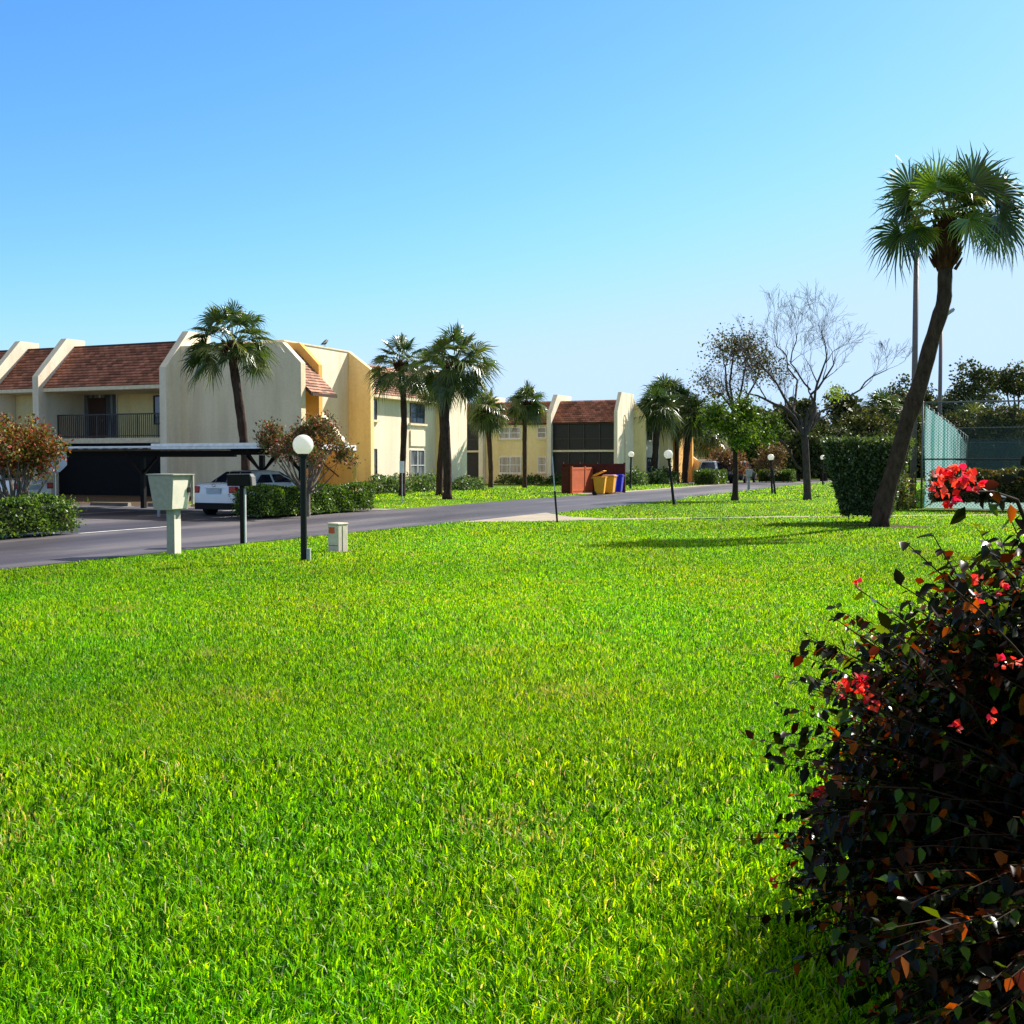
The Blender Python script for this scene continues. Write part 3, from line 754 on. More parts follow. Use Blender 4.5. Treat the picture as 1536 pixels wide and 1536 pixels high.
# ================================================================ MAILBOX, POST BOX, UTILITY BOX, POSTS, SIGNS
def mailbox():
    g = G(261, 832)
    M_ = thing('mailbox', 'pale grey-green tapered mailbox on a square post at the road edge', 'mailbox', (g[0], g[1], 0), rz=TH)
    M_.rotation_euler[2] = TH-rad(24)
    WOOD = simple('grey_green_paint', (.37, .345, .29), .75, .3, 0, .12, 14, .4)
    LIGHT = simple('sunlit_side_paint', (.80, .72, .58), .6, .3, 0, .08, 6, .2)  # paler than the rest: sunlight on the right side is in this colour
    o = (0,0,0)
    p = MB(); p.box(-.085, .085, -.085, .085, -.02, .79); p.build('post', WOOD, M_, off=o, bevel=.006)
    q = MB(); q.box(.0855, .0885, -.083, .083, 0, .62); q.build('sunlit_post_face', LIGHT, M_, off=o)  # thin pale sheet paints sunlight on the post's right side
    z0, z1 = .785, 1.385
    bt = [(-.24, -.22), (.13, -.22), (.13, .22), (-.24, .22)]; tp = [(-.34, -.25), (.19, -.25), (.19, .27), (-.34, .27)]
    b = MB(); b.v += [(x, y, z0) for x, y in bt]+[(x, y, z1) for x, y in tp]
    for f in ((3, 2, 1, 0), (4, 5, 6, 7), (0, 1, 5, 4), (1, 2, 6, 5), (2, 3, 7, 6), (3, 0, 4, 7)): b.f.append(list(f)); b.uv.append(None)
    bx = b.build('box', WOOD, M_, off=o, bevel=.006)
    def sd(t, zz):   # point on the tapered right side
        u = (zz-z0)/(z1-z0); x = .13+.06*u; y = (-.22-.03*u)*(1-t)+(.22+.05*u)*t
        return (x+.012, y, zz)
    d = MB(); d.poly([sd(.05, z0+.02), sd(.93, z0+.02), sd(.80, z1-.09), sd(.05, z1-.09)])
    do = d.build('door', LIGHT, bx, off=o); md = do.modifiers.new('s', 'SOLIDIFY'); md.thickness = .015
    q = sd(.86, 1.12); MB().box(q[0], q[0]+.03, q[1]-.03, q[1]+.03, 1.08, 1.17).build('handle', BLACKM, do, off=o)
    lid = MB(); lid.box(-.36, .235, -.27, .29, z1+.002, z1+.02); lid.build('lid', WOOD, bx, off=o)
    fr = MB(); fr.box(.19, .23, .245, .28, z0+.1, z1); fr.build('side_flange', WOOD, bx, off=o)
mailbox()
def postbox():
    g = G(365, 818)
    P = thing('post_box', 'small dark box on a black post right of the pale mailbox', 'post box', (g[0], g[1], 0), rz=TH)
    DK = simple('dark_box_paint', (.008, .006, .005), .6, .2); o = (0,0,0)
    MB().box(-.05, .03, -.05, .05, .04, 1.18).build('post', DK, P, off=o)
    MB().box(.0305, .055, -.05, .05, .05, 1.1).build('sunlit_post_edge', GREYP, P, off=o)  # grey strip paints the sunlit right edge of the black post
    b = MB().prism([(-.27, 1.15), (.16, 1.15), (.19, 1.32), (.17, 1.37), (-.27, 1.36)], 'y', -.13, .17).build('box', DK, P, off=o, bevel=.01)
    MB().prism([(-.275, 1.365), (.165, 1.372), (.205, 1.33), (.22, 1.16), (.19, 1.16), (.19, 1.345), (.168, 1.385), (-.275, 1.38)], 'y', -.14, .18).build('lid', simple('dull_grey_lid', (.12, .115, .11), .6), b, off=o)
postbox()
def utility():
    g = G(507, 828)
    U = thing('utility_box', 'short off-white utility pedestal with an orange sticker standing in the lawn', 'utility box', (g[0], g[1], 0), rz=TH-rad(35))
    W_ = simple('offwhite_paint', (.66, .57, .43), .5, .4, 0, .12, 8); o = (0,0,0)
    b = MB(); b.box(-.125, .125, -.125, .125, -.02, .49); bo = b.build('body', W_, U, off=o, bevel=.012)
    MB().box(-.135, .135, -.135, .135, .492, .525).build('cap', W_, U, off=o, bevel=.01)
    MB().box(-.1, .04, -.1285, -.1255, .34, .45).build('sticker', simple('orange_sticker', (.65, .10, .03), .6), U, off=o)
    MB().box(.1255, .1285, -.02, -.008, .02, .47).box(-.128, .128, -.1282, -.1256, .12, .128).build('seam', BLACKM, U, off=o)
utility()
g = G(836, 785)
P_ = thing('marker_pole', 'thin leaning pole, black below and silver above, in the lawn by the path', 'pole', (g[0], g[1], 0))
r_ = CW(1, 0, 0)*.01
MB().tube([(0, 0, 0), (-.07*cT, -.07*sT, .85)], .028, 8).build('lower_pole', BLACKM, P_, off=(0,0,0))
MB().tube([(-.07*cT, -.07*sT, .85), (-.14*cT, -.14*sT, 1.77)], .016, 8).build('upper_pole', GALV, P_, off=(0,0,0))
g = G(603, 756)
S = thing('sign', 'narrow white sign on a thin post in front of the palm by the near building', 'sign', (g[0], g[1], 0), rz=rad(14))
MB().tube([(0, .03, 0), (0, .03, 1.66)], .022, 6).build('post', GREYP, S, off=(0,0,0))
MB().box(-.09, .09, -.01, .005, 1.2, 1.66).build('sign_panel', WHITEP, S, off=(0,0,0))
# stop sign seen from the back among the reddish shrub
g = PY(82, 712, 22.5)
S = thing('stop_sign', 'grey back of an octagonal sign in the reddish shrub on the left', 'sign', (g[0], 22.5, 0), rz=rad(28))
MB().tube([(0, 0, 0), (0, 0, 2.0)], .025, 6).build('post', simple('green_grey_post', (.16, .20, .18), .6), S, off=(0,0,0))
m = MB(); m.prism([(.33*math.cos(rad(22.5+45*k)), 1.66+.33*math.sin(rad(22.5+45*k))) for k in range(8)], 'y', .03, .036); m.build('sign_panel', GALV, S, off=(0,0,0))
g = G(1123, 735)
S = thing('mailbox', 'tiny far grey mailbox on a post where the road passes the small green tree', 'mailbox', (g[0], g[1], 0), rz=TH)
MB().box(-.06, .06, -.06, .06, 0, .8).build('post', GREYP, S, off=(0,0,0))
MB().prism([(-.12, .78), (.14, .78), (.2, 1.2), (-.2, 1.2)], 'y', -.15, .15).build('box', GREYP, S, off=(0,0,0), bevel=.01)

# ================================================================ BIN ENCLOSURE AND BINS
FEN_SHADE = simple('shaded_red_boards', (.075, .014, .008), .75, .3, 0, .2, 3)  # darker copy for panels facing away from the sun; shade is in the colour
FEN_SUN = simple('sunlit_red_boards', (.42, .09, .025), .7, .3, 0, .12, 3)  # brighter copy of the same boards, sunlight put into the colour
E_ = thing('bin_enclosure', 'red-brown board enclosure round the bins at the road edge', 'enclosure', (-20, 57, 0))
def panel_x(x0, x1, y, z0, z1, mt, par=E_):
    n = max(1, int((x1-x0)/.14)); m = MB()
    for k in range(n):
        a = x0+(x1-x0)*k/n; b = x0+(x1-x0)*(k+1)/n; m.box(a+.004, b-.004, y-.012, y+.012, z0, z1)
    m.box(x0, x1, y-.03, y-.0125, z1-.12, z1-.02).box(x0, x1, y-.03, y-.0125, z0+.1, z0+.2)
    m.box(x0, x1, y+.0125, y+.04, z0, z1-.01)
    return m.build('panel', mt, par)
def panel_y(y0, y1, x, z0, z1, mt, par=E_):
    n = max(1, int((y1-y0)/.14)); m = MB()
    for k in range(n):
        a = y0+(y1-y0)*k/n; b = y0+(y1-y0)*(k+1)/n; m.box(x-.012, x+.012, a+.004, b-.004, z0, z1)
    m.box(x+.0125, x+.03, y0, y1, z1-.12, z1-.02).box(x+.0125, x+.03, y0, y1, z0+.1, z0+.2)
    m.box(x-.04, x-.0125, y0, y1, z0, z1-.01)
    return m.build('panel', mt, par)
panel_x(-21.9, -18.45, 57.6, .03, 1.55, FEN_SHADE)
panel_x(-20.75, -20.2, 54.4, .03, 1.36, FEN_SHADE)
panel_y(54.45, 56.2, -20.2, .03, 1.36, FEN_SUN); panel_y(56.45, 58.5, -20.2, .03, 1.36, FEN_SUN)
for (x, y, h) in ((-20.2, 54.35, 1.42), (-20.2, 56.32, 1.42), (-18.42, 57.6, 1.6), (-21.93, 57.6, 1.62), (-20.0, 57.68, 1.6), (-21.0, 57.68, 1.62)):
    MB().box(x-.05, x+.05, y-.05, y+.05, 0, h).build('post', FEN_SUN if h < 1.5 else FEN_SHADE, E_)
def make_bin(label, mat, loc, lid_open=0., rz=0):
    b = thing('wheeled_bin', label, 'bin', (0, 0, 0), 'wheeled bins by the enclosure'); o = (0,0,0)
    m = MB(); m.v += [(-.22, -.24, .08), (.22, -.24, .08), (.22, .22, .08), (-.22, .22, .08), (-.29, -.34, .98), (.29, -.34, .98), (.29, .32, .98), (-.29, .32, .98)]
    for f in ((3, 2, 1, 0), (4, 5, 6, 7), (0, 1, 5, 4), (1, 2, 6, 5), (2, 3, 7, 6), (3, 0, 4, 7)): m.f.append(list(f)); m.uv.append(None)
    m.build('body', mat, b, off=o, bevel=.03)
    MB().box(-.31, .31, -.36, .34, .94, .985).build('rim', mat, b, off=o, bevel=.012)
    R = Matrix.Translation((0, .34, 1.0)) @ Matrix.Rotation(-lid_open, 4, 'X')
    l = MB(); l.box(-.31, .31, -.72, .0, .0, .035, R).box(-.27, .27, -.66, -.04, .03, .07, R); l.build('lid', mat, b, off=o, bevel=.012)
    MB().tube([(-.26, .40, .93), (.26, .40, .93)], .018, 8).box(-.27, -.23, .33, .41, .9, .95).box(.23, .27, .33, .41, .9, .95).build('handle', mat, b, off=o)
    for s in (-1, 1):
        w = MB(); w.tube([(s*.24, .26, .11), (s*.30, .26, .11)], .11, 16); w.build('wheel', RUBBER, b, off=o)
    b.location = loc; b.rotation_euler[2] = rz; b.scale = (.92, .92, .92); return b
YB = simple('yellow_plastic', (.80, .38, .01), .45, .4, 0, .06); BB = simple('blue_plastic', (.012, .02, .42), .4, .4, 0, .06)
g = G(897, 743); make_bin('yellow wheeled bin with its lid hanging half open, front of the row', YB, (g[0]+.02, g[1]+.2, 0), rad(24), rad(100))
g = G(902, 742); make_bin('yellow wheeled bin with closed lid just behind the open one', YB, (g[0]+.12, g[1]+.9, 0), 0, rad(92))
g = G(911, 741); make_bin('blue wheeled bin beside the yellow ones', BB, (g[0]+.02, g[1]+.35, 0), 0, rad(80))
g = G(915, 740.5); make_bin('blue wheeled bin at the right end of the row', BB, (g[0]+.1, g[1]+.9, 0), 0, rad(95))

# ================================================================ FOLIAGE TOOLS
def rand_unit(n, rng):
    v = rng.normal(size=(n, 3)); return v/np.linalg.norm(v, axis=1, keepdims=True)
def quad_leaves(P, size, cols, rng, up=.0, aspect=.55, D=None):
    """rhombic leaves at P with random directions; returns V, faces, C"""
    n = len(P)
    d = rand_unit(n, rng) if D is None else D
    d[:, 2] += up; d /= np.linalg.norm(d, axis=1, keepdims=True)
    r = rand_unit(n, rng); s = np.cross(d, r); s /= np.linalg.norm(s, axis=1, keepdims=True)+1e-9
    sz = (size*rng.uniform(.6, 1.35, n))[:, None]
    a = P; b = P+d*sz*.5+s*sz*aspect*.5; c = P+d*sz; e = P+d*sz*.5-s*sz*aspect*.5
    V = np.stack([a, b, c, e], 1).reshape(-1, 3)
    Fc = np.arange(4*n).reshape(n, 4)
    return V, Fc, np.repeat(cols, 4, axis=0)
PAL_GREEN = [(.035, .085, .012), (.055, .12, .018), (.08, .15, .02), (.03, .06, .012)]
def pick(pal, n, rng, jit=.25, w=None):
    pal = np.array(pal); k = rng.choice(len(pal), n, p=w); c = pal[k]*rng.uniform(1-jit, 1+jit, (n, 1)); return c
def hedge(name, label, x0, x1, y0, y1, z1, nleaf, size, pal, loc=None, z0=.05, cat='hedge', bulge=.0, w=None, group=None, seed=1, core=True, rot=0.):
    nleaf = int(nleaf*1.7)
    rng = np.random.default_rng(seed)
    H_ = thing(name, label, cat, ((x0+x1)/2, (y0+y1)/2, 0), group)
    lx, ly, lz = x1-x0, y1-y0, z1-z0
    # points close to the box faces, rounded edges, lumpy
    areas = np.array([lx*ly, ly*lz, ly*lz, lx*lz, lx*lz]); fc = rng.choice(5, nleaf, p=areas/areas.sum())
    u = rng.uniform(-1, 1, nleaf); v = rng.uniform(-1, 1, nleaf); P = np.zeros((nleaf, 3))
    one = np.ones(nleaf)
    P[:, 0] = np.select([fc == 0, fc == 1, fc == 2, fc >= 3], [u, one, -one, u]); P[:, 1] = np.select([fc == 0, fc == 1, fc == 2, fc == 3, fc == 4], [v, u, u, one, -one])
    P[:, 2] = np.select([fc == 0, fc > 0], [one, v])
    # round off
    rr = (np.abs(P)**16).sum(1)**(1/16.); P = P/np.maximum(rr, 1)[:, None]*1.0
    P *= (1-rng.exponential(.10 if bulge else .045, nleaf).clip(0, .5))[:, None]
    P *= (1+.05*np.abs(rng.normal(size=nleaf))*(rng.uniform(size=nleaf) < .12))[:, None]
    Q = np.zeros_like(P); Q[:, 0] = (x0+x1)/2+P[:, 0]*lx/2; Q[:, 1] = (y0+y1)/2+P[:, 1]*ly/2; Q[:, 2] = z0+(P[:, 2]+1)/2*lz
    lump = .05*np.sin(Q[:, 0]*3.1+Q[:, 1]*2.3)+.04*np.sin(Q[:, 1]*5.7-Q[:, 0]*4.2+Q[:, 2]*6)
    Q[:, 2] += lump*(P[:, 2] > .6); Q[:, 0] += lump*.8*P[:, 0]; Q[:, 1] += lump*.8*P[:, 1]
    if bulge:
        k = 1-bulge*(1-(Q[:, 2]-z0)/lz); Q[:, 0] = (x0+x1)/2+(Q[:, 0]-(x0+x1)/2)*k; Q[:, 1] = (y0+y1)/2+(Q[:, 1]-(y0+y1)/2)*k
    V, Fc, C = quad_leaves(Q, size, pick(pal, nleaf, rng, .3, w), rng, .25, .6)
    np_mesh('foliage', V, [Fc], C, LEAF, H_)
    if core:
        m = MB(); k = .42 if bulge else .20
        m.box(x0+k, x1-k, y0+k, y1-k, z0+.05, z1-k)
        if bulge:
            cx, cy = (x0+x1)/2, (y0+y1)/2
            m.v = [(cx+(x-cx)*(1-bulge*(1-(z-z0)/lz))*.95, cy+(y-cy)*(1-bulge*(1-(z-z0)/lz))*.95, z) for x, y, z in m.v]
        m.build('inner_twigs', simple('dark_twigs', (.03, .028, .015), .95, .1), H_)
    return H_
PAL_H = [(.05, .11, .015), (.09, .17, .02), (.16, .24, .03), (.03, .06, .012)]
hedge('hedge', 'low clipped green hedge at the far left road edge', -19.95, -18.85, 9.5, 19.5, .80, 16000, .07, PAL_H, seed=3, group='low clipped hedges by the parking lot')
hedge('hedge', 'long low clipped hedge behind the nearest globe lamp', -20.3, -19.15, 26.6, 32.9, .85, 16000, .07, PAL_H, seed=4, group='low clipped hedges by the parking lot')
hedge('hedge', 'far dark clipped hedge beside the white van', -20.4, -18.9, 80.2, 84.0, 1.0, 3500, .12, [(.05, .10, .015), (.10, .16, .02)], seed=5)
hedge('hedge', 'far clipped hedge under the pinkish shrub near the road bend', *(lambda g: (g[0]-1.5, g[0]+1.2, g[1], g[1]+2))(G(1165, 724)), .95, 3000, .12, [(.05, .10, .015), (.10, .16, .02)], seed=6)
hedge('clipped_shrub', 'large clipped flat-topped shrub beside the leaning palm trunk', -4.4, -2.2, 30.6, 32.4, 2.2, 24000, .085, [(.05, .09, .028), (.09, .135, .045), (.15, .18, .08), (.03, .05, .02)], cat='shrub', bulge=.5, seed=8, z0=.15)
hedge('hedge', 'brownish clipped hedge along the foot of the court fence', -2.25, 6.5, 40.2, 41.3, 1.32, 15000, .09, [(.06, .08, .02), (.13, .12, .03), (.16, .09, .03), (.03, .04, .012)], seed=9, z0=.25)
for k in range(1):
    pass
def bushlet(label, cx, cy, rx, ry, h, n, size, pal, seed, name='shrub', group=None, w=None, mat=LEAF, z0=0.):
    rng = np.random.default_rng(seed)
    B_ = thing(name, label, 'shrub', (cx, cy, 0), group)
    d = rand_unit(n, rng); d[:, 2] = np.abs(d[:, 2]); r = rng.uniform(.35, 1, n)**.5
    nz = 1+.22*np.sin(d[:, 0]*5+seed)*np.cos(d[:, 1]*6+seed*2)
    P = np.stack([cx+d[:, 0]*rx*r*nz, cy+d[:, 1]*ry*r*nz, z0+d[:, 2]*h*r*nz*.95+.03], 1)
    V, Fc, C = quad_leaves(P, size, pick(pal, n, rng, .3, w), rng, .5, .5)
    np_mesh('foliage', V, [Fc], C, mat, B_)
    st = MB()
    for k in range(7):
        a = rng.uniform(0, 2*PI); st.tube([(cx, cy, 0), (cx+math.cos(a)*rx*.5, cy+math.sin(a)*ry*.5, h*.6)], [.02, .008], 5)
    st.build('stems', BARK, B_); return B_
PALV = [(.05, .10, .03), (.10, .17, .06), (.20, .26, .12), (.03, .06, .02)]
pl = [(572, 742), (590, 742), (622, 740), (640, 739), (700, 737)]
lb = ['variegated shrub under the ground-floor window, just right of the yellow wall', 'variegated shrub against the near facade, left of the first palm', 'variegated shrub under the near building window between the palms',
      'variegated shrub left of the twin palm trunks', 'low bright green shrub at the right corner of the near building']
for k, (px, py) in enumerate(pl):
    g = PX(px, py, -29.6 if k < 4 else -29.0); g = (g[0], max(g[1], 50))
    bushlet(lb[k], g[0], g[1], 1.0, 1.5, .95 if k < 4 else .8, 1500, .16, PALV, 20+k, group='shrubs along the building foot')
for k, (px, l) in enumerate(((952, 'pale variegated shrub at the foot of the middle building beside the small globe lamp'), (985, 'variegated shrub at the middle building behind the palm trunk'), (1003, 'dark shrub between the far palm trunks'))):
    g = PX(px, 727, -23.6); bushlet(l, g[0], min(g[1], 79+3*k), .9, 1.1, 1.15, 1200, .2, PALV, 30+k, group='shrubs along the building foot')
for k, px in enumerate((765, 800, 840)):
    g = PY(px, 728, 76.2); bushlet(['dark low shrub under the left windows of the middle building', 'dark low shrub between windows of the middle building', 'dark low shrub at the screened bay of the middle building'][k], g[0], 76.1, 1.2, .6, .7, 700, .18, PAL_GREEN, 35+k, group='shrubs along the building foot')
g = G(1360, 768); bushlet('tall yellow-green shrub between the leaning palm and the court fence', -3.6, 39.8, .9, .8, 1.75, 4200, .13, [(.09, .13, .03), (.16, .18, .05), (.2, .12, .04), (.05, .07, .02)], 41)
g = G(1352, 766); bushlet('dark leafy shrub right behind the leaning palm trunk', -3.9, 38.4, .7, .7, 1.3, 3000, .12, PALV, 42)

# ---------------------------------------------------------------- branching trees
def grow(mb, p, d, L, r, depth, rng, tips, spread=.55, n=3, up=.15, shrink=.74, wob=.18, minr=.006, sides=(7, 6, 5, 4, 3, 3, 3, 3)):
    k = 4; pts = [p]; rr = [r]; dd = d.normalized()
    for i in range(k):
        dd = (dd + Vector(rng.normal(size=3))*wob + Vector((0, 0, up))*.25).normalized()
        pts.append(pts[-1]+dd*L/k); rr.append(max(minr, r*(1-.42*(i+1)/k)))
    mb.tube(pts, rr, sides[min(len(sides)-1, max(0, 7-depth-1))] if depth < 7 else 7, cap=False)
    if depth <= 0:
        tips.append((pts[-1], dd)); tips.append((pts[2], dd)); return
    if depth <= 2: tips.append((pts[-1], dd))
    m = n if isinstance(n, int) else int(rng.integers(n[0], n[1]+1))
    for j in range(m):
        a = rng.uniform(0, 2*PI); q = Vector((math.cos(a), math.sin(a), rng.uniform(-.1, .5)))
        q = (q-dd*q.dot(dd)); q.normalize()
        sp_ = spread*rng.uniform(.55, 1.35); nd = (dd*math.cos(sp_)+q*math.sin(sp_)).normalized()
        st = pts[-1] if j < 2 else pts[int(rng.integers(2, 4))]
        grow(mb, st, nd, L*shrink*rng.uniform(.75, 1.15), rr[-1]*(.86 if j == 0 else .66), depth-1, rng, tips, spread, n, up, shrink, wob, minr, sides)
def leaves_at(tips, per, rad_, size, pal, rng, w=None, up=.0, aspect=.5):
    P = np.array([tuple(t[0]) for t in tips]); P = np.repeat(P, per, axis=0)+rng.normal(size=(len(P)*per, 3))*rad_
    return quad_leaves(P, size, pick(pal, len(P), rng, .3, w), rng, up, aspect)

# small green tree
def small_tree():
    g = G(1102, 751); rng = np.random.default_rng(11)
    T = thing('tree', 'small slim tree with bright yellow-green crown at the lawn edge, left of the bare tree', 'tree', (g[0], g[1], 0))
    b = Vector((g[0], g[1], 0)); m = MB(); tips = []
    m.tube([b, b+Vector((.02, 0, .3)), b+Vector((.03, 0, 1.2)), b+Vector((.0, 0, 2.0))], [.19, .13, .105, .1], 9, cap=False)
    for dx, dy, L in ((-.22, 0, 1.1), (.2, .1, 1.0), (.0, .1, 1.1), (-.1, -.2, .9), (.12, -.1, .8)):
        grow(m, b+Vector((0, 0, 1.9)), Vector((dx*cT, dx*sT+dy, 1)), L, .065, 3, rng, tips, .5, 3, .2, .62)
    m.build('trunk', BARK, T, smooth=True)
    V, Fc, C = leaves_at(tips, 34, .2, .14, [(.07, .14, .010), (.12, .21, .012), (.24, .31, .02), (.035, .07, .008)], rng, up=-.2)
    np_mesh('crown', V, [Fc], C, LEAF, T)
small_tree()
def bare_tree():
    g = G(1211, 750); rng = np.random.default_rng(21)
    T = thing('bare_tree', 'wide leafless tree with thin grey twigs standing in the lawn', 'tree', (g[0], g[1], 0))
    b = Vector((g[0], g[1], 0)); m = MB(); tips = []
    R = CW(1, 0, 0)
    def at(px, py, dd=0): return CP(px, py, 48.6+dd)
    m.tube([b, b+Vector((0, 0, .3)), at(1209, 690), at(1207, 655)], [.20, .165, .15, .15], 10, cap=False)
    top = at(1207, 655)
    limbs = [  # hand-placed main limbs from the photograph, then grown twigs
        ([top, at(1195, 632), at(1178, 612, .3), at(1150, 600, .5), at(1120, 590, .6)], [.14, .12, .10, .07, .045]),
        ([top, at(1203, 635), at(1190, 618, -.4), at(1165, 575, -.6), at(1140, 545, -.8)], [.13, .11, .09, .06, .04]),
        ([top, at(1216, 632), at(1222, 605, .4), at(1216, 592, .6), at(1234, 572, .8), at(1250, 548, .8)], [.15, .12, .10, .08, .06, .045]),
        ([top, at(1212, 620), at(1222, 600, -.5), at(1226, 575, -.9), at(1236, 548, -1.2), at(1238, 520, -1.2)], [.12, .1, .08, .07, .05, .035]),
        ([top, at(1230, 618, .8), at(1262, 600, 1.2), at(1290, 585, 1.4), at(1308, 565, 1.4), at(1330, 555, 1.2)], [.10, .08, .065, .05, .038, .025]),
        ([at(1204, 705), at(1190, 690, -.3), at(1178, 668, -.5), at(1150, 648, -.6), at(1128, 625, -.6), at(1105, 612, -.5)], [.085, .075, .07, .055, .04, .025]),
        ([top, at(1195, 650), at(1187, 635, .5), at(1180, 618, .5)], [.06, .05, .04, .03]),
        ([at(1206, 660), at(1220, 640, .9), at(1240, 622, 1.2), at(1251, 640, 1.3)], [.06, .05, .04, .02]),
        ([at(1190, 618, -.4), at(1196, 570, .8), at(1180, 535, 1.2), at(1165, 520, 1.2)], [.07, .055, .04, .03]),
        ([at(1216, 585, .6), at(1200, 565, .4), at(1186, 545, 0), at(1195, 510, -.3)], [.06, .05, .04, .03]),
    ]
    limbs = [(p_, [r_*.72 for r_ in q_]) for p_, q_ in limbs]
    for pts, rr in limbs:
        # subdivide with small wobble
        P2 = [pts[0]]; R2 = [rr[0]]
        for a, c, ra, rb in zip(pts[:-1], pts[1:], rr[:-1], rr[1:]):
            mid = (a+c)/2+Vector(rng.normal(size=3))*.06; P2 += [mid, c]; R2 += [(ra+rb)/2, rb]
        m.tube(P2, R2, 7, cap=False)
    for li, (pts, rr) in enumerate(limbs):
        if li in (6, 7): reps = [(3, 1)]
        elif li == 4: reps = [(5, 2), (3, 1), (4, 1)]
        else: reps = [(len(pts)-1, 3), (len(pts)-2, 2), (len(pts)-3, 1)]
        for idx, cnt in reps:
            d0 = (pts[idx]-pts[idx-1]).normalized()
            for _ in range(cnt):
                q = Vector(rng.normal(size=3)); q.z = abs(q.z)*.9+.35; d1 = (d0*.7+q.normalized()*.9).normalized()
                grow(m, pts[idx], d1, (.66 if idx == len(pts)-1 else .70)*rng.uniform(.7, 1.2), rr[idx]*.62, 4, rng, tips, .42, (2, 3), .22, .86, .16, .0045)
    m.build('trunk', barkmat('bare_bark', (.035, .026, .027), (.12, .095, .09)), T, smooth=True)
    P = [at(1253, 588, .3), at(1258, 592, .3), at(1248, 590, .4)]
    V, Fc, C = leaves_at([(p, None) for p in P], 90, .16, .12, [(.35, .40, .03), (.25, .34, .03)], rng); np_mesh('crown', V, [Fc], C, LEAF, T)
bare_tree()
def tall_thin_tree():
    rng = np.random.default_rng(5)
    b = Vector((*G(1105, 716), 0)); b = Vector((b.x, b.y, 0)); D = -b.x*sT+b.y*cT; D = 92.; b = CP(1100, 716, D); b.z = 0
    T = thing('tree', 'tall tree with sparse brownish-green leaves rising behind the small green tree', 'tree', (b.x, b.y, 0))
    m = MB(); tips = []
    top = CP(1102, 620, D)
    m.tube([b, (b+top)/2+Vector((.1, 0, 0)), top], [.28, .22, .18], 8, cap=False)
    for px, py in ((1088, 550), (1100, 532), (1118, 550), (1080, 590), (1135, 570)):
        t = CP(px, py, D+rng.uniform(-1.5, 1.5)); m.tube([top, (top+t)/2+Vector(rng.normal(size=3))*.2, t], [.12, .09, .06], 6, cap=False)
        for _ in range(3): grow(m, t, (t-top).normalized()+Vector(rng.normal(size=3))*.5, 1.0, .045, 3, rng, tips, .55, 3, .1, .7, .2, .015)
    m.build('trunk', BARK, T, smooth=True)
    V, Fc, C = leaves_at(tips, 4, .6, .24, [(.06, .075, .02), (.12, .12, .03), (.16, .11, .04), (.04, .05, .02)], rng); np_mesh('crown', V, [Fc], C, FARLEAF, T)
tall_thin_tree()
def red_shrub(label, px0, px1, pyt, pyb, D, seed, base_py, pal, n=5, per=16, ls=.10, lean=0, rad_=.10):
    rng = np.random.default_rng(seed)
    cx = (px0+px1)/2; b = CP(cx+lean, base_py, D); b.z = 0
    T = thing('shrub', label, 'shrub', (b.x, b.y, 0))
    m = MB(); tips = []
    wd = (px1-px0)*D/F/2; zt = EYE+(HZ-pyt)*D/F; zb = EYE+(HZ-pyb)*D/F
    m.tube([b, b+Vector((.02, 0, zb*.6))], [.09, .07], 7, cap=False)
    s = b+Vector((.02, 0, zb*.6))
    for k in range(n*3):
        a = rng.uniform(0, 2*PI); rr = rng.uniform(.2, .85)**.7
        t = Vector((b.x+(math.cos(a)*wd*rr), b.y+(math.sin(a)*wd*rr), zb+(zt-zb)*rng.uniform(.05, .75)*(1-.4*rr)))
        mid = s.lerp(t, .5)+Vector((0, 0, -.12))+Vector(rng.normal(size=3))*.06
        m.tube([s, mid, t], [.04, .028, .015], 5, cap=False)
        grow(m, t, (t-mid).normalized()+Vector((0, 0, .4)), .42, .013, 2, rng, tips, .6, 3, .15, .75, .22, .005)
    m.build('stems', PALEBARK, T, smooth=True)
    V, Fc, C = leaves_at(tips, per, rad_, ls, pal, rng, up=.2); np_mesh('foliage', V, [Fc], C*np.array([.85, .75, .75]), FARLEAF, T)
PALR = [(.10, .14, .02), (.22, .22, .03), (.30, .10, .03), (.34, .05, .03), (.06, .09, .02), (.36, .22, .04)]
red_shrub('reddish and yellow-green leafy shrub behind the left hedge, around the octagonal sign', -38, 78, 648, 742, 24.6, 51, 762, PALR, 9, 20, .085)
red_shrub('airy pink and green shrub behind the nearest globe lamp and the long hedge', 410, 512, 632, 716, 33.5, 52, 770, [(.10, .14, .03), (.18, .20, .05), (.28, .14, .07), (.34, .10, .07), (.06, .09, .02)], 8, 15, .10)
red_shrub('small pinkish shrub at the far carport', 1072, 1106, 676, 712, 88, 53, 722, [(.28, .14, .08), (.2, .14, .06)], 4, 8, .22, rad_=.25)
red_shrub('small round brownish shrub behind the distant globe lamp', 1140, 1176, 672, 708, 86, 54, 722, [(.26, .15, .08), (.18, .14, .05)], 4, 8, .22, rad_=.25)

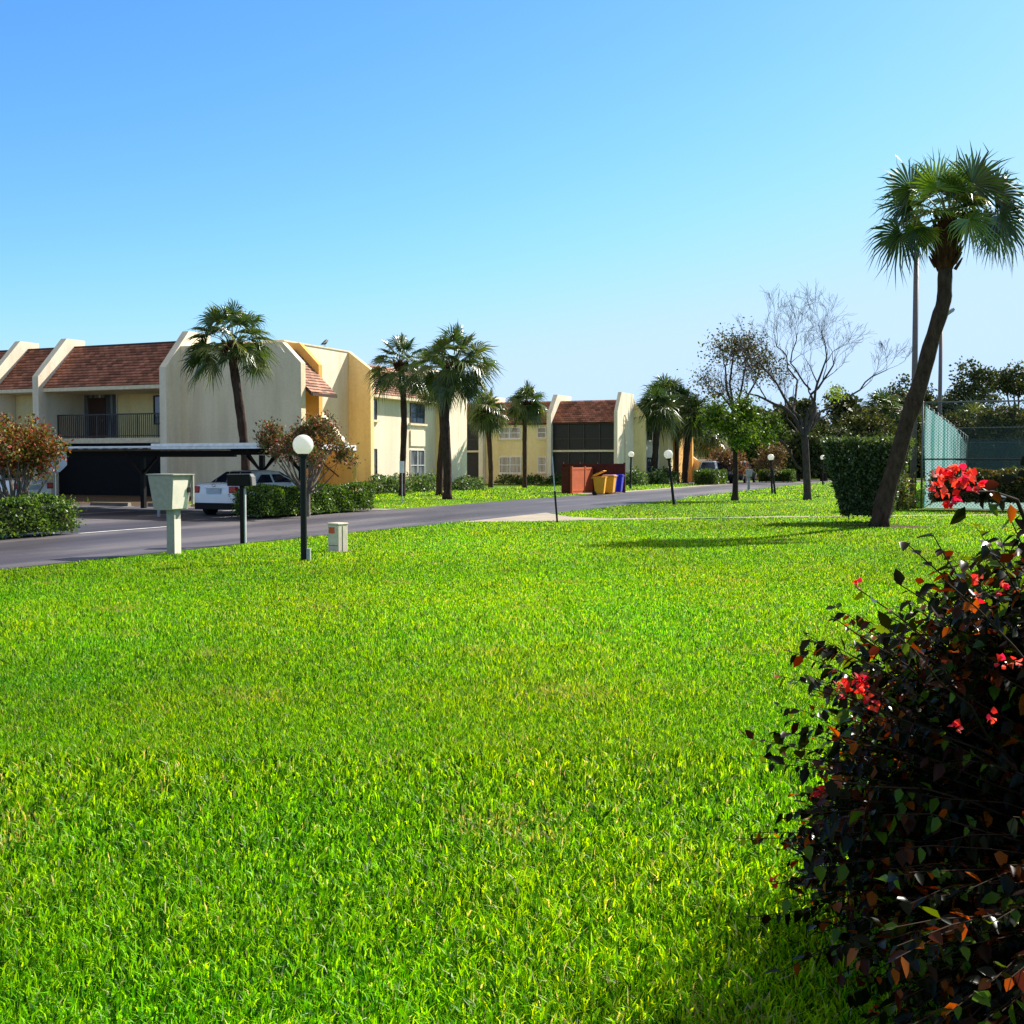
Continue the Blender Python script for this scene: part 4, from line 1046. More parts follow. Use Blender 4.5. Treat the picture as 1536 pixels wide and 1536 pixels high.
# ---------------------------------------------------------------- palms
def fan(V, Q, Tt, C, hub, d, nrm, L, rng, nseg=38, droop=.35, arc=115, col=(.05, .10, .02)):
    """costapalmate leaf: nseg pointed segments spread in a fan, tips drooping"""
    d = d.normalized(); s = d.cross(nrm).normalized(); nrm = s.cross(d).normalized()
    for i in range(nseg):
        t = -1+2*(i+.5)/nseg; a = rad(arc)*t
        dirv = d*math.cos(a)+s*math.sin(a)
        fold = nrm*(.10 if i % 2 else -.06)
        Ls = L*(1-.28*abs(t)**2)*rng.uniform(.88, 1.08)
        w = L*.030
        side = (-d*math.sin(a)+s*math.cos(a))
        root = hub-d*.02
        m1 = root+dirv*Ls*.5+Vector((0, 0, -droop*Ls*.12))+fold*L*.35+nrm*L*.10*(abs(t))
        m2 = root+dirv*Ls*.78+Vector((0, 0, -droop*Ls*.38))+Vector(rng.normal(size=3))*L*.03+nrm*L*.14*abs(t)
        tip = root+dirv*Ls*1.05+Vector((0, 0, -droop*Ls*1.0))+Vector(rng.normal(size=3))*L*.08+nrm*L*.14*abs(t)
        k = len(V)
        c = np.array(col)*rng.uniform(.7, 1.35)
        tw = nrm*w*(.55 if i % 2 else -.55)
        V += [root-side*w*.15, root+side*w*.15, m1+side*w*.95+tw, m1-side*w*.95-tw, m2+side*w*.5+tw*.6, m2-side*w*.5-tw*.6, tip]
        Q += [(k, k+1, k+2, k+3), (k+3, k+2, k+4, k+5)]; Tt.append((k+5, k+4, k+6)); C += [c]*7
def palm(label, path, r0, r1, crown, seed, nfr=34, L=.95, pet=.95, group='sabal palms', fans=None, boot=True, nseg=34, pal=None, low=-.75, name='palm_tree', trunkmat=None):
    """path: trunk points; crown: centre where fronds start"""
    rng = np.random.default_rng(seed)
    T = thing(name, label, 'palm', (path[0][0], path[0][1], 0), group)
    pts = [Vector(p) for p in path]
    # resample
    P2 = []; n = 26
    for k in range(n+1):
        t = k/n*(len(pts)-1); i = min(int(t), len(pts)-2); f = t-i
        p0 = pts[max(0, i-1)]; p1 = pts[i]; p2 = pts[i+1]; p3 = pts[min(len(pts)-1, i+2)]
        q = .5*((2*p1)+(p2-p0)*f+(2*p0-5*p1+4*p2-p3)*f*f+(3*p1-p0-3*p2+p3)*f**3); P2.append(q)
    rr = [r0*(1.25-.25*min(1, k/3)) + (r1-r0)*k/n for k in range(n+1)]
    rr = [r*(1+.05*math.sin(k*1.9+seed)+.03*rng.normal()) for k, r in enumerate(rr)]
    m = MB(); m.tube(P2, rr, 12); m.build('trunk', trunkmat or PALMBARK, T, smooth=True)
    top = P2[-1]; cen = Vector(crown)
    if boot:
        b = MB(); ax = (cen-P2[-4]).normalized()
        base = P2[-4]
        b.tube([base, base+ax*.25, top, cen, cen+ax*.25], [r1*1.02, r1*1.5, r1*1.75, r1*1.35, r1*.5], 12)
        for k in range(60):
            a = k*2.4; t = k/60; z = base.lerp(cen, t); u = Vector((math.cos(a), math.sin(a), 0))
            q = z+u*r1*1.4
            b.tube([q, q+u*.10+Vector((0, 0, .16)), q+u*.17+Vector((0, 0, .28))], [.045, .035, .015], 4)
        b.build('leaf_bases', PALMBOOT, T)
    V, Q, Tt, C = [], [], [], []
    pet_m = MB()
    pal = pal or [(.030, .066, .012), (.05, .09, .014), (.08, .12, .018), (.13, .15, .03)]
    fr = []
    for k in range(nfr):
        t = (k+.5)/nfr; el = rad(88)-(rad(88)-math.asin(low))*t**.8
        az = k*2.39996+rng.uniform(-.25, .25)
        fr.append((az, el+rng.uniform(-.1, .1), pet*rng.uniform(.75, 1.15), L*rng.uniform(.8, 1.12)))
    for az, el, pl_, Lf in fr:
        d = Vector((math.cos(az)*math.cos(el), math.sin(az)*math.cos(el), math.sin(el)))
        mid = cen+d*pl_*.55; hub = cen+d*pl_+Vector((0, 0, -.12*pl_*math.cos(el)))
        d2 = (d+Vector((0, 0, -.35*math.cos(el)-.05))).normalized()
        nrm = Vector((0, 0, 1))+d*(-.2)+Vector(rng.normal(size=3))*.35
        if abs(d2.z) > .9: nrm = Vector((math.cos(az), math.sin(az), .1))
        pet_m.tube([cen+d*.05, mid, hub, hub+d2*Lf*.35+Vector((0, 0, -.05))], [.022, .016, .012, .004], 4, cap=False)
        col = pal[int(rng.integers(len(pal)))]
        fan(V, Q, Tt, C, hub, d2, nrm, Lf, rng, nseg, rng.uniform(.25, .6), 112, col)
    if fans:
        for (hub, d, nrm, Lf, dr, col) in fans:
            hub = Vector(hub)
            pet_m.tube([cen, cen.lerp(hub, .5)+Vector((0, 0, .12)), hub], [.025, .018, .013], 4, cap=False)
            fan(V, Q, Tt, C, hub, Vector(d), Vector(nrm), Lf, rng, 44, dr, 118, col or pal[int(rng.integers(len(pal)))])
    cr = np_mesh('crown', np.array([tuple(v) for v in V]), [np.array(Q), np.array(Tt)], np.array(C), PALMLEAF, T)
    pet_m.build('leaf_stalks', simple('leaf_stalk', (.14, .17, .04), .5), cr)
    return T
# big leaning palm on the right: fans placed as in the photograph
D0 = 28.3
def bp(px, py, dd=0): return CP(px, py, D0+dd)
base = bp(1318, 790); base.z = -.05
cen = bp(1422, 330)
Rv = CW(1, 0, 0); Uv = Vector((0, 0, 1)); Fv = CW(0, 1, 0)
def cd(a, b, c=0): return Rv*a+Uv*b+Fv*c
gd = (.030, .062, .012); gl = (.13, .20, .02); gy = (.30, .30, .03)
fans = [
    (bp(1350, 350, -.3), cd(-.7, -.7, -.2), cd(.1, .3, -1), .95, .5, gd),
    (bp(1372, 345, -.5), cd(-.1, -1, 0), cd(.2, .1, -1), .62, .4, gd),
    (bp(1362, 305, .2), cd(-1, .15, .1), cd(0, .4, -1), .85, .4, gd),
    (bp(1366, 283, -.2), cd(-.6, .75, 0), cd(0, .2, -1), .95, .2, gd),
    (bp(1375, 320, .6), cd(-.9, -.4, .5), cd(0, 1, -.2), .8, .5, gd),
    (bp(1404, 280, -.5), cd(-.15, 1, -.1), cd(0, .1, -1), .92, .1, gl),
    (bp(1400, 285, .5), cd(-.35, 1, .3), cd(.3, .1, -1), .72, .15, gd),
    (bp(1458, 275, -.2), cd(.65, .9, 0), cd(0, .1, -1), 1.08, .15, gd),
    (bp(1446, 290, .4), cd(.25, 1, .4), cd(0, .1, -1), .8, .2, gl),
    (bp(1492, 290, .0), cd(1, .45, 0), cd(0, .3, -1), 1.0, .35, gd),
    (bp(1500, 322, -.3), cd(.85, -.55, -.1), cd(0, .4, -1), 1.05, .55, gd),
    (bp(1495, 345, .5), cd(.3, -1, .1), cd(0, .1, -1), .75, .4, gd),
    (bp(1455, 330, -.6), cd(.5, -.75, -.4), cd(0, .4, -1), .80, .5, gl),
    (bp(1450, 320, .6), cd(.7, -.5, .5), cd(0, 1, -.3), .85, .5, gd),
    (bp(1440, 312, -.4), cd(.45, .2, -.8), cd(0, 1, -.3), .7, .4, gd),
    (bp(1392, 345, -.2), cd(-.15, -.9, -.2), cd(.1, 0, -1), .52, .3, gy),
    (bp(1385, 340, .4), cd(-.4, -.7, .3), cd(0, .3, -1), .65, .5, gl),
    (bp(1400, 318, -.6), cd(-.5, .0, -.8), cd(0, 1, -.3), .7, .4, gl),
    (bp(1428, 295, 0), cd(.1, 1, 0), cd(.6, .1, -1), .7, .1, gd),
    (bp(1425, 300, .9), cd(.2, .3, 1), cd(0, 1, 0), .8, .5, gd),
]
palm('tall palm with a thick leaning bent trunk on the right lawn', [base, bp(1328, 745), bp(1345, 690), bp(1360, 635), bp(1382, 570), bp(1395, 520), bp(1409, 475), bp(1416, 450), bp(1417, 430), bp(1418, 400), bp(1420, 362)], .215, .16,
     cen, 3, nfr=9, L=.75, pet=.8, fans=fans, low=.0, group=None)
# trunk thickness detail: wider bulge near the bend is inside the mesh; other palms
def simple_palm(label, base, pts, r0, r1, D, seed, L, pet, nfr=34, **kw):
    b = Vector((base[0], base[1], 0))
    P = [b]+[CP(x, y, D) for x, y in pts[:-1]]
    cen = CP(*pts[-1], D)
    return palm(label, P+[cen-Vector((0, 0, .25))], r0, r1, cen, seed, nfr, L, pet, **kw)
gA = CP(370, 756, 43.5)
simple_palm('palm in front of the blank wall, trunk rising through the carport edge', gA, [(368, 690), (362, 630), (352, 560), (348, 520)], .165, .17, 43.5, 61, .92, 1.12, 34, low=-.5)
def gb(px, py):
    g = G(px, py); return g, -g[0]*sT+g[1]*cT
g, D = gb(603, 745); simple_palm('slim palm left of the twin palms at the near building', g, [(604, 700), (606, 630), (603, 568), (601, 548)], .15, .14, D, 62, .80, 1.0, 32)
g, D = gb(671, 749); simple_palm('thickest palm of the cluster, with a large crown, right of the twin trunks', g, [(671, 700), (668, 620), (677, 575), (684, 548)], .175, .20, D, 63, .95, 1.15, 42, low=-.9)
g, D = gb(659, 743); simple_palm('palm whose trunk stands just left of the thickest palm', g, [(660, 700), (664, 640), (658, 585), (650, 565)], .16, .15, D, 64, .75, .9, 30, low=-.95)
g, D = CP(736, 728, 73), 73; simple_palm('short palm at the left bay of the middle building', g, [(736, 700), (733, 650), (729, 628), (730, 615)], .15, .17, D, 65, 1.0, .7, 34, low=-.95)
g, D = gb(787, 732); simple_palm('slim grey palm between the windows of the middle building', g, [(787, 700), (787, 650), (788, 620), (789, 606)], .14, .14, D, 66, .95, .7, 36, low=-.9)
g, D = gb(982, 726); simple_palm('leftmost palm of the far cluster at the road', g, [(982, 700), (984, 660), (985, 630), (984, 612)], .24, .24, D, 67, 1.45, .9, 36, low=-.9, nseg=26)
g, D = gb(1003, 724); simple_palm('tallest palm of the far cluster', g, [(1004, 700), (1005, 660), (1002, 620), (1000, 598)], .19, .19, D, 68, 1.55, 1.1, 36, low=-.9, nseg=26)
g, D = gb(1016, 724); simple_palm('slender palm in the middle of the far cluster', g, [(1015, 700), (1016, 650), (1018, 620), (1018, 606)], .18, .18, D, 69, 1.3, .9, 34, low=-.9, nseg=26)
g, D = gb(1027, 724.5); simple_palm('rightmost dark-trunked palm of the far cluster', g, [(1028, 700), (1032, 660), (1037, 640), (1040, 622)], .26, .24, D, 70, 1.45, .9, 36, low=-.95, nseg=26)
simple_palm('low far palm in front of the pale blank wall', CP(1065, 722, 100), [(1064, 700), (1063, 680), (1063, 672), (1062, 655)], .3, .28, 100, 71, 1.4, .9, 34, low=-.95, nseg=24)
simple_palm('palm crown showing among the woods right of the bare tree', CP(1322, 716, 118), [(1322, 690), (1323, 650), (1323, 630), (1324, 615)], .3, .28, 118, 72, 1.9, 1.3, 34, low=-.8, nseg=22)
simple_palm('palm crown among the woods above the court fence', CP(1462, 716, 112), [(1462, 690), (1463, 670), (1463, 650), (1464, 636)], .3, .28, 112, 73, 1.9, 1.3, 34, low=-.8, nseg=22)

# ---------------------------------------------------------------- background woods: individual trees
def wood_tree(label, px, D, pyt, halfw, seed, pal, n=9000, size=.34, low=.12, lobes=12, gaps=.5):
    rng = np.random.default_rng(seed)
    b = CP(px, 716, D); b.z = 0; H_ = EYE+(HZ-pyt)*D/F; W_ = halfw*D/F
    T = thing('tree', label, 'tree', (b.x, b.y, 0), 'trees of the woods behind the lawn')
    m = MB(); tips = []
    m.tube([b, b+Vector((0, 0, H_*.25)), b+Vector((.3, 0, H_*.5))], [.35, .28, .2], 7, cap=False)
    cs = []
    for k in range(lobes):
        a = rng.uniform(0, 2*PI); r = rng.uniform(.15, .8)
        z = H_*(low+(.86-low)*rng.uniform(0, 1)**.7)
        wr = 1-.45*((z/H_-.5)**2)*2
        c = Vector((b.x+math.cos(a)*W_*r*wr, b.y+math.sin(a)*W_*r*.8*wr, z)); R_ = W_*rng.uniform(.28, .5)
        cs.append((c, R_, min(R_*.75, H_-z+.2)))
        m.tube([b+Vector((.1, 0, H_*.3*rng.uniform(.5, 1.4))), c.lerp(b+Vector((0, 0, c.z*.7)), .4), c], [.14, .09, .04], 5, cap=False)
    c = Vector((b.x, b.y, H_*.84)); cs.append((c, W_*.4, H_*.16))
    m.build('trunk', BARK, T, smooth=True)
    P = []
    per = n//len(cs)
    for c, R_, Rz in cs:
        # clumps inside each lobe
        kc = 26; u = rand_unit(kc, rng); cc = np.array(c)+u*np.array([R_, R_, Rz])*rng.uniform(.5, 1.0, (kc, 1))
        idx = rng.integers(0, kc, per); P.append(cc[idx]+rng.normal(size=(per, 3))*np.array([R_, R_, Rz])*.17)
    P = np.concatenate(P); P = P[P[:, 2] > .1]
    V, Fc, C = quad_leaves(P, size, pick(pal, len(P), rng, .35), rng, 0, .65)
    np_mesh('crown', V, [Fc], C, FARLEAF, T)
PD = [(.028, .045, .012), (.045, .065, .016), (.07, .085, .02), (.10, .10, .035)]
PO = [(.06, .075, .018), (.10, .11, .022), (.15, .13, .035), (.035, .045, .014)]
PG = [(.04, .075, .012), (.07, .12, .016), (.12, .17, .02)]
WT = [
 ('woods tree with olive leaves directly behind the bare tree trunk', 1205, 112, 600, 52, PD),
 ('yellow-green tree left of the bare tree in the woods edge', 1152, 108, 618, 42, PG),
 ('dark tree at the left end of the woods above the distant globe lamp', 1172, 126, 608, 55, PD),
 ('olive-brown tree in the woods above the clipped shrub', 1258, 122, 585, 52, PO),
 ('bright olive tree right of the bare tree, over the clipped shrub', 1300, 108, 612, 45, PO),
 ('dark rounded tree behind the leaning palm trunk', 1345, 126, 566, 55, PD),
 ('grey-green oak top seen just left of the first court light pole', 1380, 140, 572, 50, PD),
 ('tall broad oak standing behind the second court light pole', 1448, 130, 540, 62, PD),
 ('tall broad oak at the right frame edge above the court fence', 1525, 132, 545, 58, PD),
 ('olive tree behind the court fence in the middle', 1425, 108, 620, 45, PO),
 ('brown-green tree behind the court fence at the right edge', 1500, 106, 608, 50, PO),
 ('dark tree beyond the frame side of the court', 1590, 120, 560, 60, PD),
 ('dark low tree behind the far globe lamp', 1236, 100, 640, 40, PD),
 ('dark low tree in the woods left of the clipped shrub', 1195, 99, 650, 36, PD),
 ('pale yellow-green tree behind the tall sparse tree', 1128, 104, 640, 34, PG),
 ('small dark tree behind the far palms and the stair wall', 1095, 130, 632, 40, PD),
]
for k, (l, px, D, pyt, hw, pal) in enumerate(WT):
    wood_tree(l, px, D, pyt, hw, 100+k, pal, n=11000 if hw > 45 else 7500, size=.36 if D > 110 else .3, lobes=14)
# dense undergrowth under the woods (nobody could count it)
def undergrowth():
    rng = np.random.default_rng(77); n = 26000
    px = rng.uniform(1128, 1640, n); D = rng.uniform(118, 135, n); z = rng.uniform(0, 1, n)**1.3*6.5
    P = np.zeros((n, 3)); X = (px-768)/F*D
    P[:, 0] = X*cT-D*sT; P[:, 1] = X*sT+D*cT; P[:, 2] = z*(1+.25*np.sin(px*.07))
    V, Fc, C = quad_leaves(P, .6, pick(PD, n, rng, .3), rng, 0, .8)
    o = np_mesh('undergrowth', V, [Fc], C, FARLEAF); tag(o, 'dense dark undergrowth under the woods', 'undergrowth', kind='stuff')
undergrowth()

# ================================================================ TENNIS COURT FENCES, LIGHT POLES
FX = -2.58
WIRE = simple('fence_wire', (.05, .055, .055), .5, .4, .3)
PIPE = simple('fence_pipe', (.14, .15, .15), .45, .5, .4)
DPIPE = simple('dark_pipe', (.03, .028, .028), .5, .4)
def chain_link(parent, a, b, z0, z1, pitch=.11, w=.0045):
    """diagonal wires between a and b (xy points)"""
    a = Vector((*a, 0)); b = Vector((*b, 0)); L = (b-a).length; d = (b-a)/L; H_ = z1-z0; m = MB()
    nrm = Vector((-d.y, d.x, 0))*w
    k = -H_
    while k < L:
        for s in (0, 1):
            u0, u1 = max(0, k), min(L, k+H_)
            if u1 > u0:
                za, zb = z0+(u0-k), z0+(u1-k)
                if s: za, zb = z1-(u0-k), z1-(u1-k)
                p = a+d*u0; q = a+d*u1
                p = Vector((p.x, p.y, za)); q = Vector((q.x, q.y, zb))
                t = (q-p).normalized(); e = t.cross(Vector((-d.y, d.x, 0))).normalized()*w
                off = nrm*(1 if s else -1)
                m.poly([p+e+off, q+e+off, q-e+off, p-e+off]); m.poly([p-nrm+off, q-nrm+off, q+nrm+off, p+nrm+off])
        k += pitch
    return m.build('mesh', WIRE, parent)
def fence(label, a, b, zt, rails, posts, pipe=PIPE, link=True, rr=.03, group='tennis court fences'):
    Fh = thing('chain_link_fence', label, 'fence', (*a, 0), group)
    va = Vector((*a, 0)); vb = Vector((*b, 0))
    for z in rails:
        MB().tube([va+Vector((0, 0, z)), vb+Vector((0, 0, z))], rr*.8, 8).build('rail', pipe if z > 2 else DPIPE, Fh, smooth=True)
    for t in posts:
        p = va.lerp(vb, t); MB().tube([p, p+Vector((0, 0, zt+.05))], rr, 8).build('post', pipe, Fh, smooth=True)
    if link: chain_link(Fh, a, b, .05, zt-.02)
    return Fh
F1 = fence('tall chain-link fence facing the lawn at the court end, behind the hedge', (FX, 41.85), (11.5, 41.85), 3.68, [3.68, 1.72], [0, .27, .55, .8, 1], rr=.035)
F2 = fence('long side fence of the court carrying the teal windscreen', (FX, 41.95), (FX, 96), 3.68, [3.68], [0, .06, .12, .18, .24, .3, .36, .42, .5, .6, .7, .8, .9, 1], link=False)
F3 = fence('farther chain-link fence crossing the court with a dark teal screen', (FX+.05, 70), (22, 70), 3.6, [3.6, 1.75], [.0, .25, .5, .75, 1], link=True)
F4 = fence('farthest fence at the back of the court with rails', (FX+.05, 91), (30, 91), 3.1, [3.1, 1.6], [0, .14, .28, .42, .56, .7, .84, 1], link=False)
def screen(label, x0, y0, x1, y1, z0, ztA, ztB, mat, amp=.02, nu=160, axis='y', kink=None):
    m = MB(); nz = 10; i0 = 0
    for i in range(nu+1):
        t = i/nu; x = x0+(x1-x0)*t; y = y0+(y1-y0)*t
        zt = ztA+(ztB-ztA)*t if kink is None else (ztA if t < kink else ztA+(ztB-ztA)*(t-kink)/(1-kink))
        zt -= .05*abs(math.sin(t*nu*.19))
        for j in range(nz+1):
            w = amp*math.sin(i*.55+math.sin(j*.7)*1.2)+amp*.6*math.sin(i*1.7+j*.4)
            m.v.append((x+(w if axis == 'y' else 0), y+(w if axis == 'x' else 0), z0+(zt-z0)*j/nz))
    for i in range(nu):
        for j in range(nz):
            a = i*(nz+1)+j; m.f.append([a, a+nz+1, a+nz+2, a+1]); m.uv.append(None)
    o = m.build('windscreen', mat, None, smooth=True); tag(o, label, 'windscreen')
    return o
def tealmat(name, a, b, tr):
    mt, nt, out = newmat(name)
    n = noise(nt, 1, 2, vec=stretched(nt, (0, .35, 0.0))); n2 = noise(nt, 1, 3, vec=stretched(nt, (0, 3.0, .15)))
    c = ramp(nt, n.outputs['Fac'], [(.44, a), (.52, b)]).outputs['Color']
    c2 = mixc(nt, c, ramp(nt, n2.outputs['Fac'], [(.35, (.75, .8, .8)), (.65, (1.15, 1.1, 1.1))]).outputs['Color'], .8, 'MULTIPLY')
    p = N(nt, 'ShaderNodeBsdfPrincipled'); p.inputs['Roughness'].default_value = .6
    nt.links.new(c2, p.inputs['Base Color'])
    t = N(nt, 'ShaderNodeBsdfTranslucent'); nt.links.new(c2, t.inputs['Color'])
    mx = N(nt, 'ShaderNodeMixShader'); mx.inputs[0].default_value = .35; nt.links.new(p.outputs[0], mx.inputs[1]); nt.links.new(t.outputs[0], mx.inputs[2])
    tp = N(nt, 'ShaderNodeBsdfTransparent'); m2 = N(nt, 'ShaderNodeMixShader'); m2.inputs[0].default_value = tr
    nt.links.new(mx.outputs[0], m2.inputs[1]); nt.links.new(tp.outputs[0], m2.inputs[2]); nt.links.new(m2.outputs[0], out.inputs['Surface'])
    return mt
TEAL = tealmat('teal_windscreen', (.07, .36, .30), (.42, .62, .60), .05)
DTEAL = tealmat('dark_teal_screen', (.006, .018, .022), (.010, .026, .03), .45)
screen('teal fabric windscreen with pale bands tied to the side fence of the court', FX+.07, 42.0, FX+.07, 91, .05, 3.6, 3.0, TEAL, kink=.58)
screen('dark teal windscreen on the farther cross fence', FX+.3, 70.08, 22, 70.08, .1, 3.0, 3.0, DTEAL, axis='x', amp=.01)
screen('dark teal windscreen on the farthest court fence', FX+.3, 91.08, 30, 91.08, .1, 3.0, 3.0, DTEAL, axis='x', amp=.01)
sheet('tennis_court', [(FX+.1, 42.1), (11, 42.1), (30, 91), (FX+.1, 91)], .02, simple('court_paint', (.05, .16, .12), .8))
def light_pole(label, x, y, h, r, heads):
    P = thing('light_pole', label, 'light pole', (x, y, 0), 'court light poles')
    MB().tube([(x, y, 0), (x, y, h)], [r, r*.75], 12).build('pole', simple('pole_brown', (.13, .10, .10), .55, .4), P, smooth=True)
    for (dx, dz, w) in heads:
        f = MB(); c = CW(dx, 0, 0)
        M = Matrix.Translation((x+c.x, y+c.y, h+dz)) @ Matrix.Rotation(TH, 4, 'Z') @ Matrix.Rotation(rad(-35 if dx > 0 else 35), 4, 'Y')
        f.box(-w, w, -.2, .2, -.07, .07, M); f.box(-w*.8, w*.8, -.16, .16, -.10, -.07, M); fo = f.build('floodlight', simple('floodlight_grey', (.3, .3, .3), .5), P)
        MB().tube([(x, y, h-.15), (x+c.x*.8, y+c.y*.8, h+dz-.03)], .035, 6).build('bracket', GALV, fo)
    return P
light_pole('court light pole with fixtures behind the palm crown, nearer of the two', -2.86, 41.75, 9.2, .115, [(-.2, -.1, .12), (.35, .05, .2)])
pp = CP(1412, 470, 60.); light_pole('farther court light pole with one floodlight showing beside the leaning trunk', pp.x, pp.y, pp.z+.0, .12, [(.38, .05, .28)])

# ================================================================ BOUGAINVILLEA (foreground right)
def ovate(P, D, Nn, size, cols, rng, curl=.25, wid=.30):
    """folded ovate leaves: 8 verts, 6 faces"""
    n = len(P); D = D/np.linalg.norm(D, axis=1, keepdims=True)
    S_ = np.cross(D, Nn); S_ /= np.linalg.norm(S_, axis=1, keepdims=True)+1e-9; Nn = np.cross(S_, D)
    sz = size[:, None]
    def pt(u, v, w): return P+(D*v+S_*u+Nn*w)*sz
    f = .10
    cu = rng.uniform(.0, curl, n)[:, None]
    vs = [pt(0, 0, 0), pt(-wid, .32, f), pt(-wid*.72, .68, f*.7)-Nn*cu*sz*.3, pt(0, 1, 0)-Nn*cu*sz*.8, pt(wid*.72, .68, f*.7)-Nn*cu*sz*.3, pt(wid, .32, f), pt(0, .32, -.02), pt(0, .68, -.02)-Nn*cu*sz*.3]
    V = np.stack(vs, 1).reshape(-1, 3); b = np.arange(n)[:, None]*8
    Q = np.concatenate([b+np.array([[1, 6, 7, 2]]), b+np.array([[5, 4, 7, 6]])]); T = np.concatenate([b+np.array([[0, 6, 1]]), b+np.array([[2, 7, 3]]), b+np.array([[0, 5, 6]]), b+np.array([[4, 3, 7]])])
    return V, Q, T, np.repeat(cols, 8, axis=0)
def bougainvillea():
    rng = np.random.default_rng(9)
    c0 = (2.18, 3.55, .46); R3 = (1.34, 1.2, .98); ex = 2.25
    root = CW(c0[0], c0[1], 0)
    B = thing('bougainvillea', 'large dark bougainvillea bush with red bracts in the right foreground', 'bush', tuple(root))
    st = MB(); P, D, Nn, tipsP = [], [], [], []
    def stem(target, droop=.0, leaves=16, r=.006, tail=.45, mid=None):
        s = root+Vector((rng.normal()*.12, rng.normal()*.12, .05)); t = Vector(target)
        m1 = s.lerp(t, .45)+Vector((0, 0, .25)) if mid is None else Vector(mid)
        pts = []
        for k in range(11):
            u = k/10; q = s*(1-u)**2+m1*2*u*(1-u)+t*u*u; pts.append(q+Vector(rng.normal(size=3))*.008)
        st.tube(pts, [r*(1.9-1.55*k/10) for k in range(11)], 5, cap=False)
        for k in range(leaves):
            u = 1-tail*(k+rng.uniform(0, .6))/leaves; i = min(9, int(u*10)); q = pts[i].lerp(pts[i+1], u*10-i)
            dd = (pts[i+1]-pts[i]).normalized()
            sd = Vector(rng.normal(size=3)); sd = (sd-dd*sd.dot(dd)).normalized()
            P.append(q); D.append(sd*.8+dd*.5+Vector((0, 0, -.45))); Nn.append(Vector((0, 0, 1))+Vector(rng.normal(size=3))*.45)
        return t
    # body of the bush
    for k in range(1100):
        d = rand_unit(1, rng)[0]; d[2] = abs(d[2])*1.2-.45; d /= np.linalg.norm(d)
        sc = (np.abs(d)**ex).sum()**(-1/ex); f = rng.uniform(.55, 1.10)
        X = c0[0]+d[0]*R3[0]*sc*f; Yc = c0[1]+d[1]*R3[1]*sc*f; z = max(.06, c0[2]+d[2]*R3[2]*sc*f)
        X += max(0, z-.45)*.10
        stem(CW(X, Yc, z), leaves=34, r=.0032, tail=.62)
    UP = [(1560, 770), (1500, 800), (1440, 835), (1385, 880), (1340, 925), (1290, 990), (1255, 1060), (1225, 1140), (1205, 1220), (1185, 1310)]
    for k in range(330):   # filled-out upper left face of the bush
        i = rng.integers(0, len(UP)-1); u = rng.uniform(); ax_, ay_ = UP[i][0]*(1-u)+UP[i+1][0]*u, UP[i][1]*(1-u)+UP[i+1][1]*u
        dp = rng.exponential(75); stem(CP(ax_+dp*.75, ay_+dp*.8, rng.uniform(2.95, 3.75)), leaves=26, r=.003, tail=.42)
    for k in range(260):   # low skirt of the bush
        Yc = rng.uniform(2.25, 3.3); X = rng.uniform(.30, .60)*Yc; z = rng.uniform(.03, .65)
        stem(CW(max(.80, X), Yc, z), leaves=30, r=.0032, tail=.6)
    # sprigs that leave the silhouette (as in the photograph)
    for (px, py, Dd) in ((1243, 925, 3.2), (1285, 880, 3.2), (1362, 806, 3.1), (1395, 815, 3.1), (1192, 1130, 3.1), (1188, 1215, 3.1), (1152, 1325, 3.1), (1215, 1030, 3.0), (1300, 960, 3.1),
                         (1225, 1400, 3.1), (1262, 1470, 3.1), (1275, 985, 2.9), (1345, 870, 3.2), (1470, 800, 3.0), (1520, 780, 3.0), (1210, 1270, 3.0), (1235, 1170, 2.9), (1420, 870, 2.6), (1330, 940, 2.7)):
        stem(CP(px, py, Dd), leaves=13, r=.0045, tail=.38)
    # arching branch that carries the big red cluster
    s = root+Vector((0, 0, .4)); pts = [CP(1540, 900, 2.9), CP(1545, 800, 2.8), CP(1525, 750, 2.7), CP(1490, 738, 2.65), CP(1450, 738, 2.6), CP(1425, 745, 2.6)]
    st.tube([s]+pts, [.009, .007, .006, .005, .004, .003, .002], 5, cap=False)
    ex_leaf = [(1470, 722, .9, .15), (1500, 712, 1, .1), (1525, 705, 1, .2), (1532, 728, .9, -.2), (1500, 742, .3, -1), (1515, 748, .1, -1), (1448, 752, -.4, -.5), (1482, 748, .5, -.5), (1530, 690, .9, .5)]
    for px, py, a, b in ex_leaf:
        P.append(CP(px, py+8, 2.62)); D.append(Rv*a+Uv*b); Nn.append(Uv*.4-Fv+Rv*rng.normal()*.4)
    for k in range(14):
        i = rng.integers(0, 4); q = pts[i].lerp(pts[i+1], rng.uniform()); P.append(q); D.append(Vector(rng.normal(size=3))+Vector((0, 0, -.5))); Nn.append(Vector((0, 0, 1))+Vector(rng.normal(size=3))*.5)
    st.build('stems', simple('bougainvillea_stem', (.035, .022, .014), .9, .1), B, smooth=True)
    P = np.array([tuple(p) for p in P]); D = np.array([tuple(p) for p in D]); Nn = np.array([tuple(p) for p in Nn])
    keep = np.linalg.norm(P-np.array([0, 0, EYE]), axis=1) > 1.6
    P, D, Nn = P[keep], D[keep], Nn[keep]
    n = len(P)
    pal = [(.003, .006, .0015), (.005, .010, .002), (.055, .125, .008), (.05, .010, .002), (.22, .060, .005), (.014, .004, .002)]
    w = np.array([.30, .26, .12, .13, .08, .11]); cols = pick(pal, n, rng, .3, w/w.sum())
    sz = rng.uniform(.026, .060, n)
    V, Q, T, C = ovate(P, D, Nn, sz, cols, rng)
    np_mesh('foliage', V, [Q, T], C, GLOSSLEAF, B)
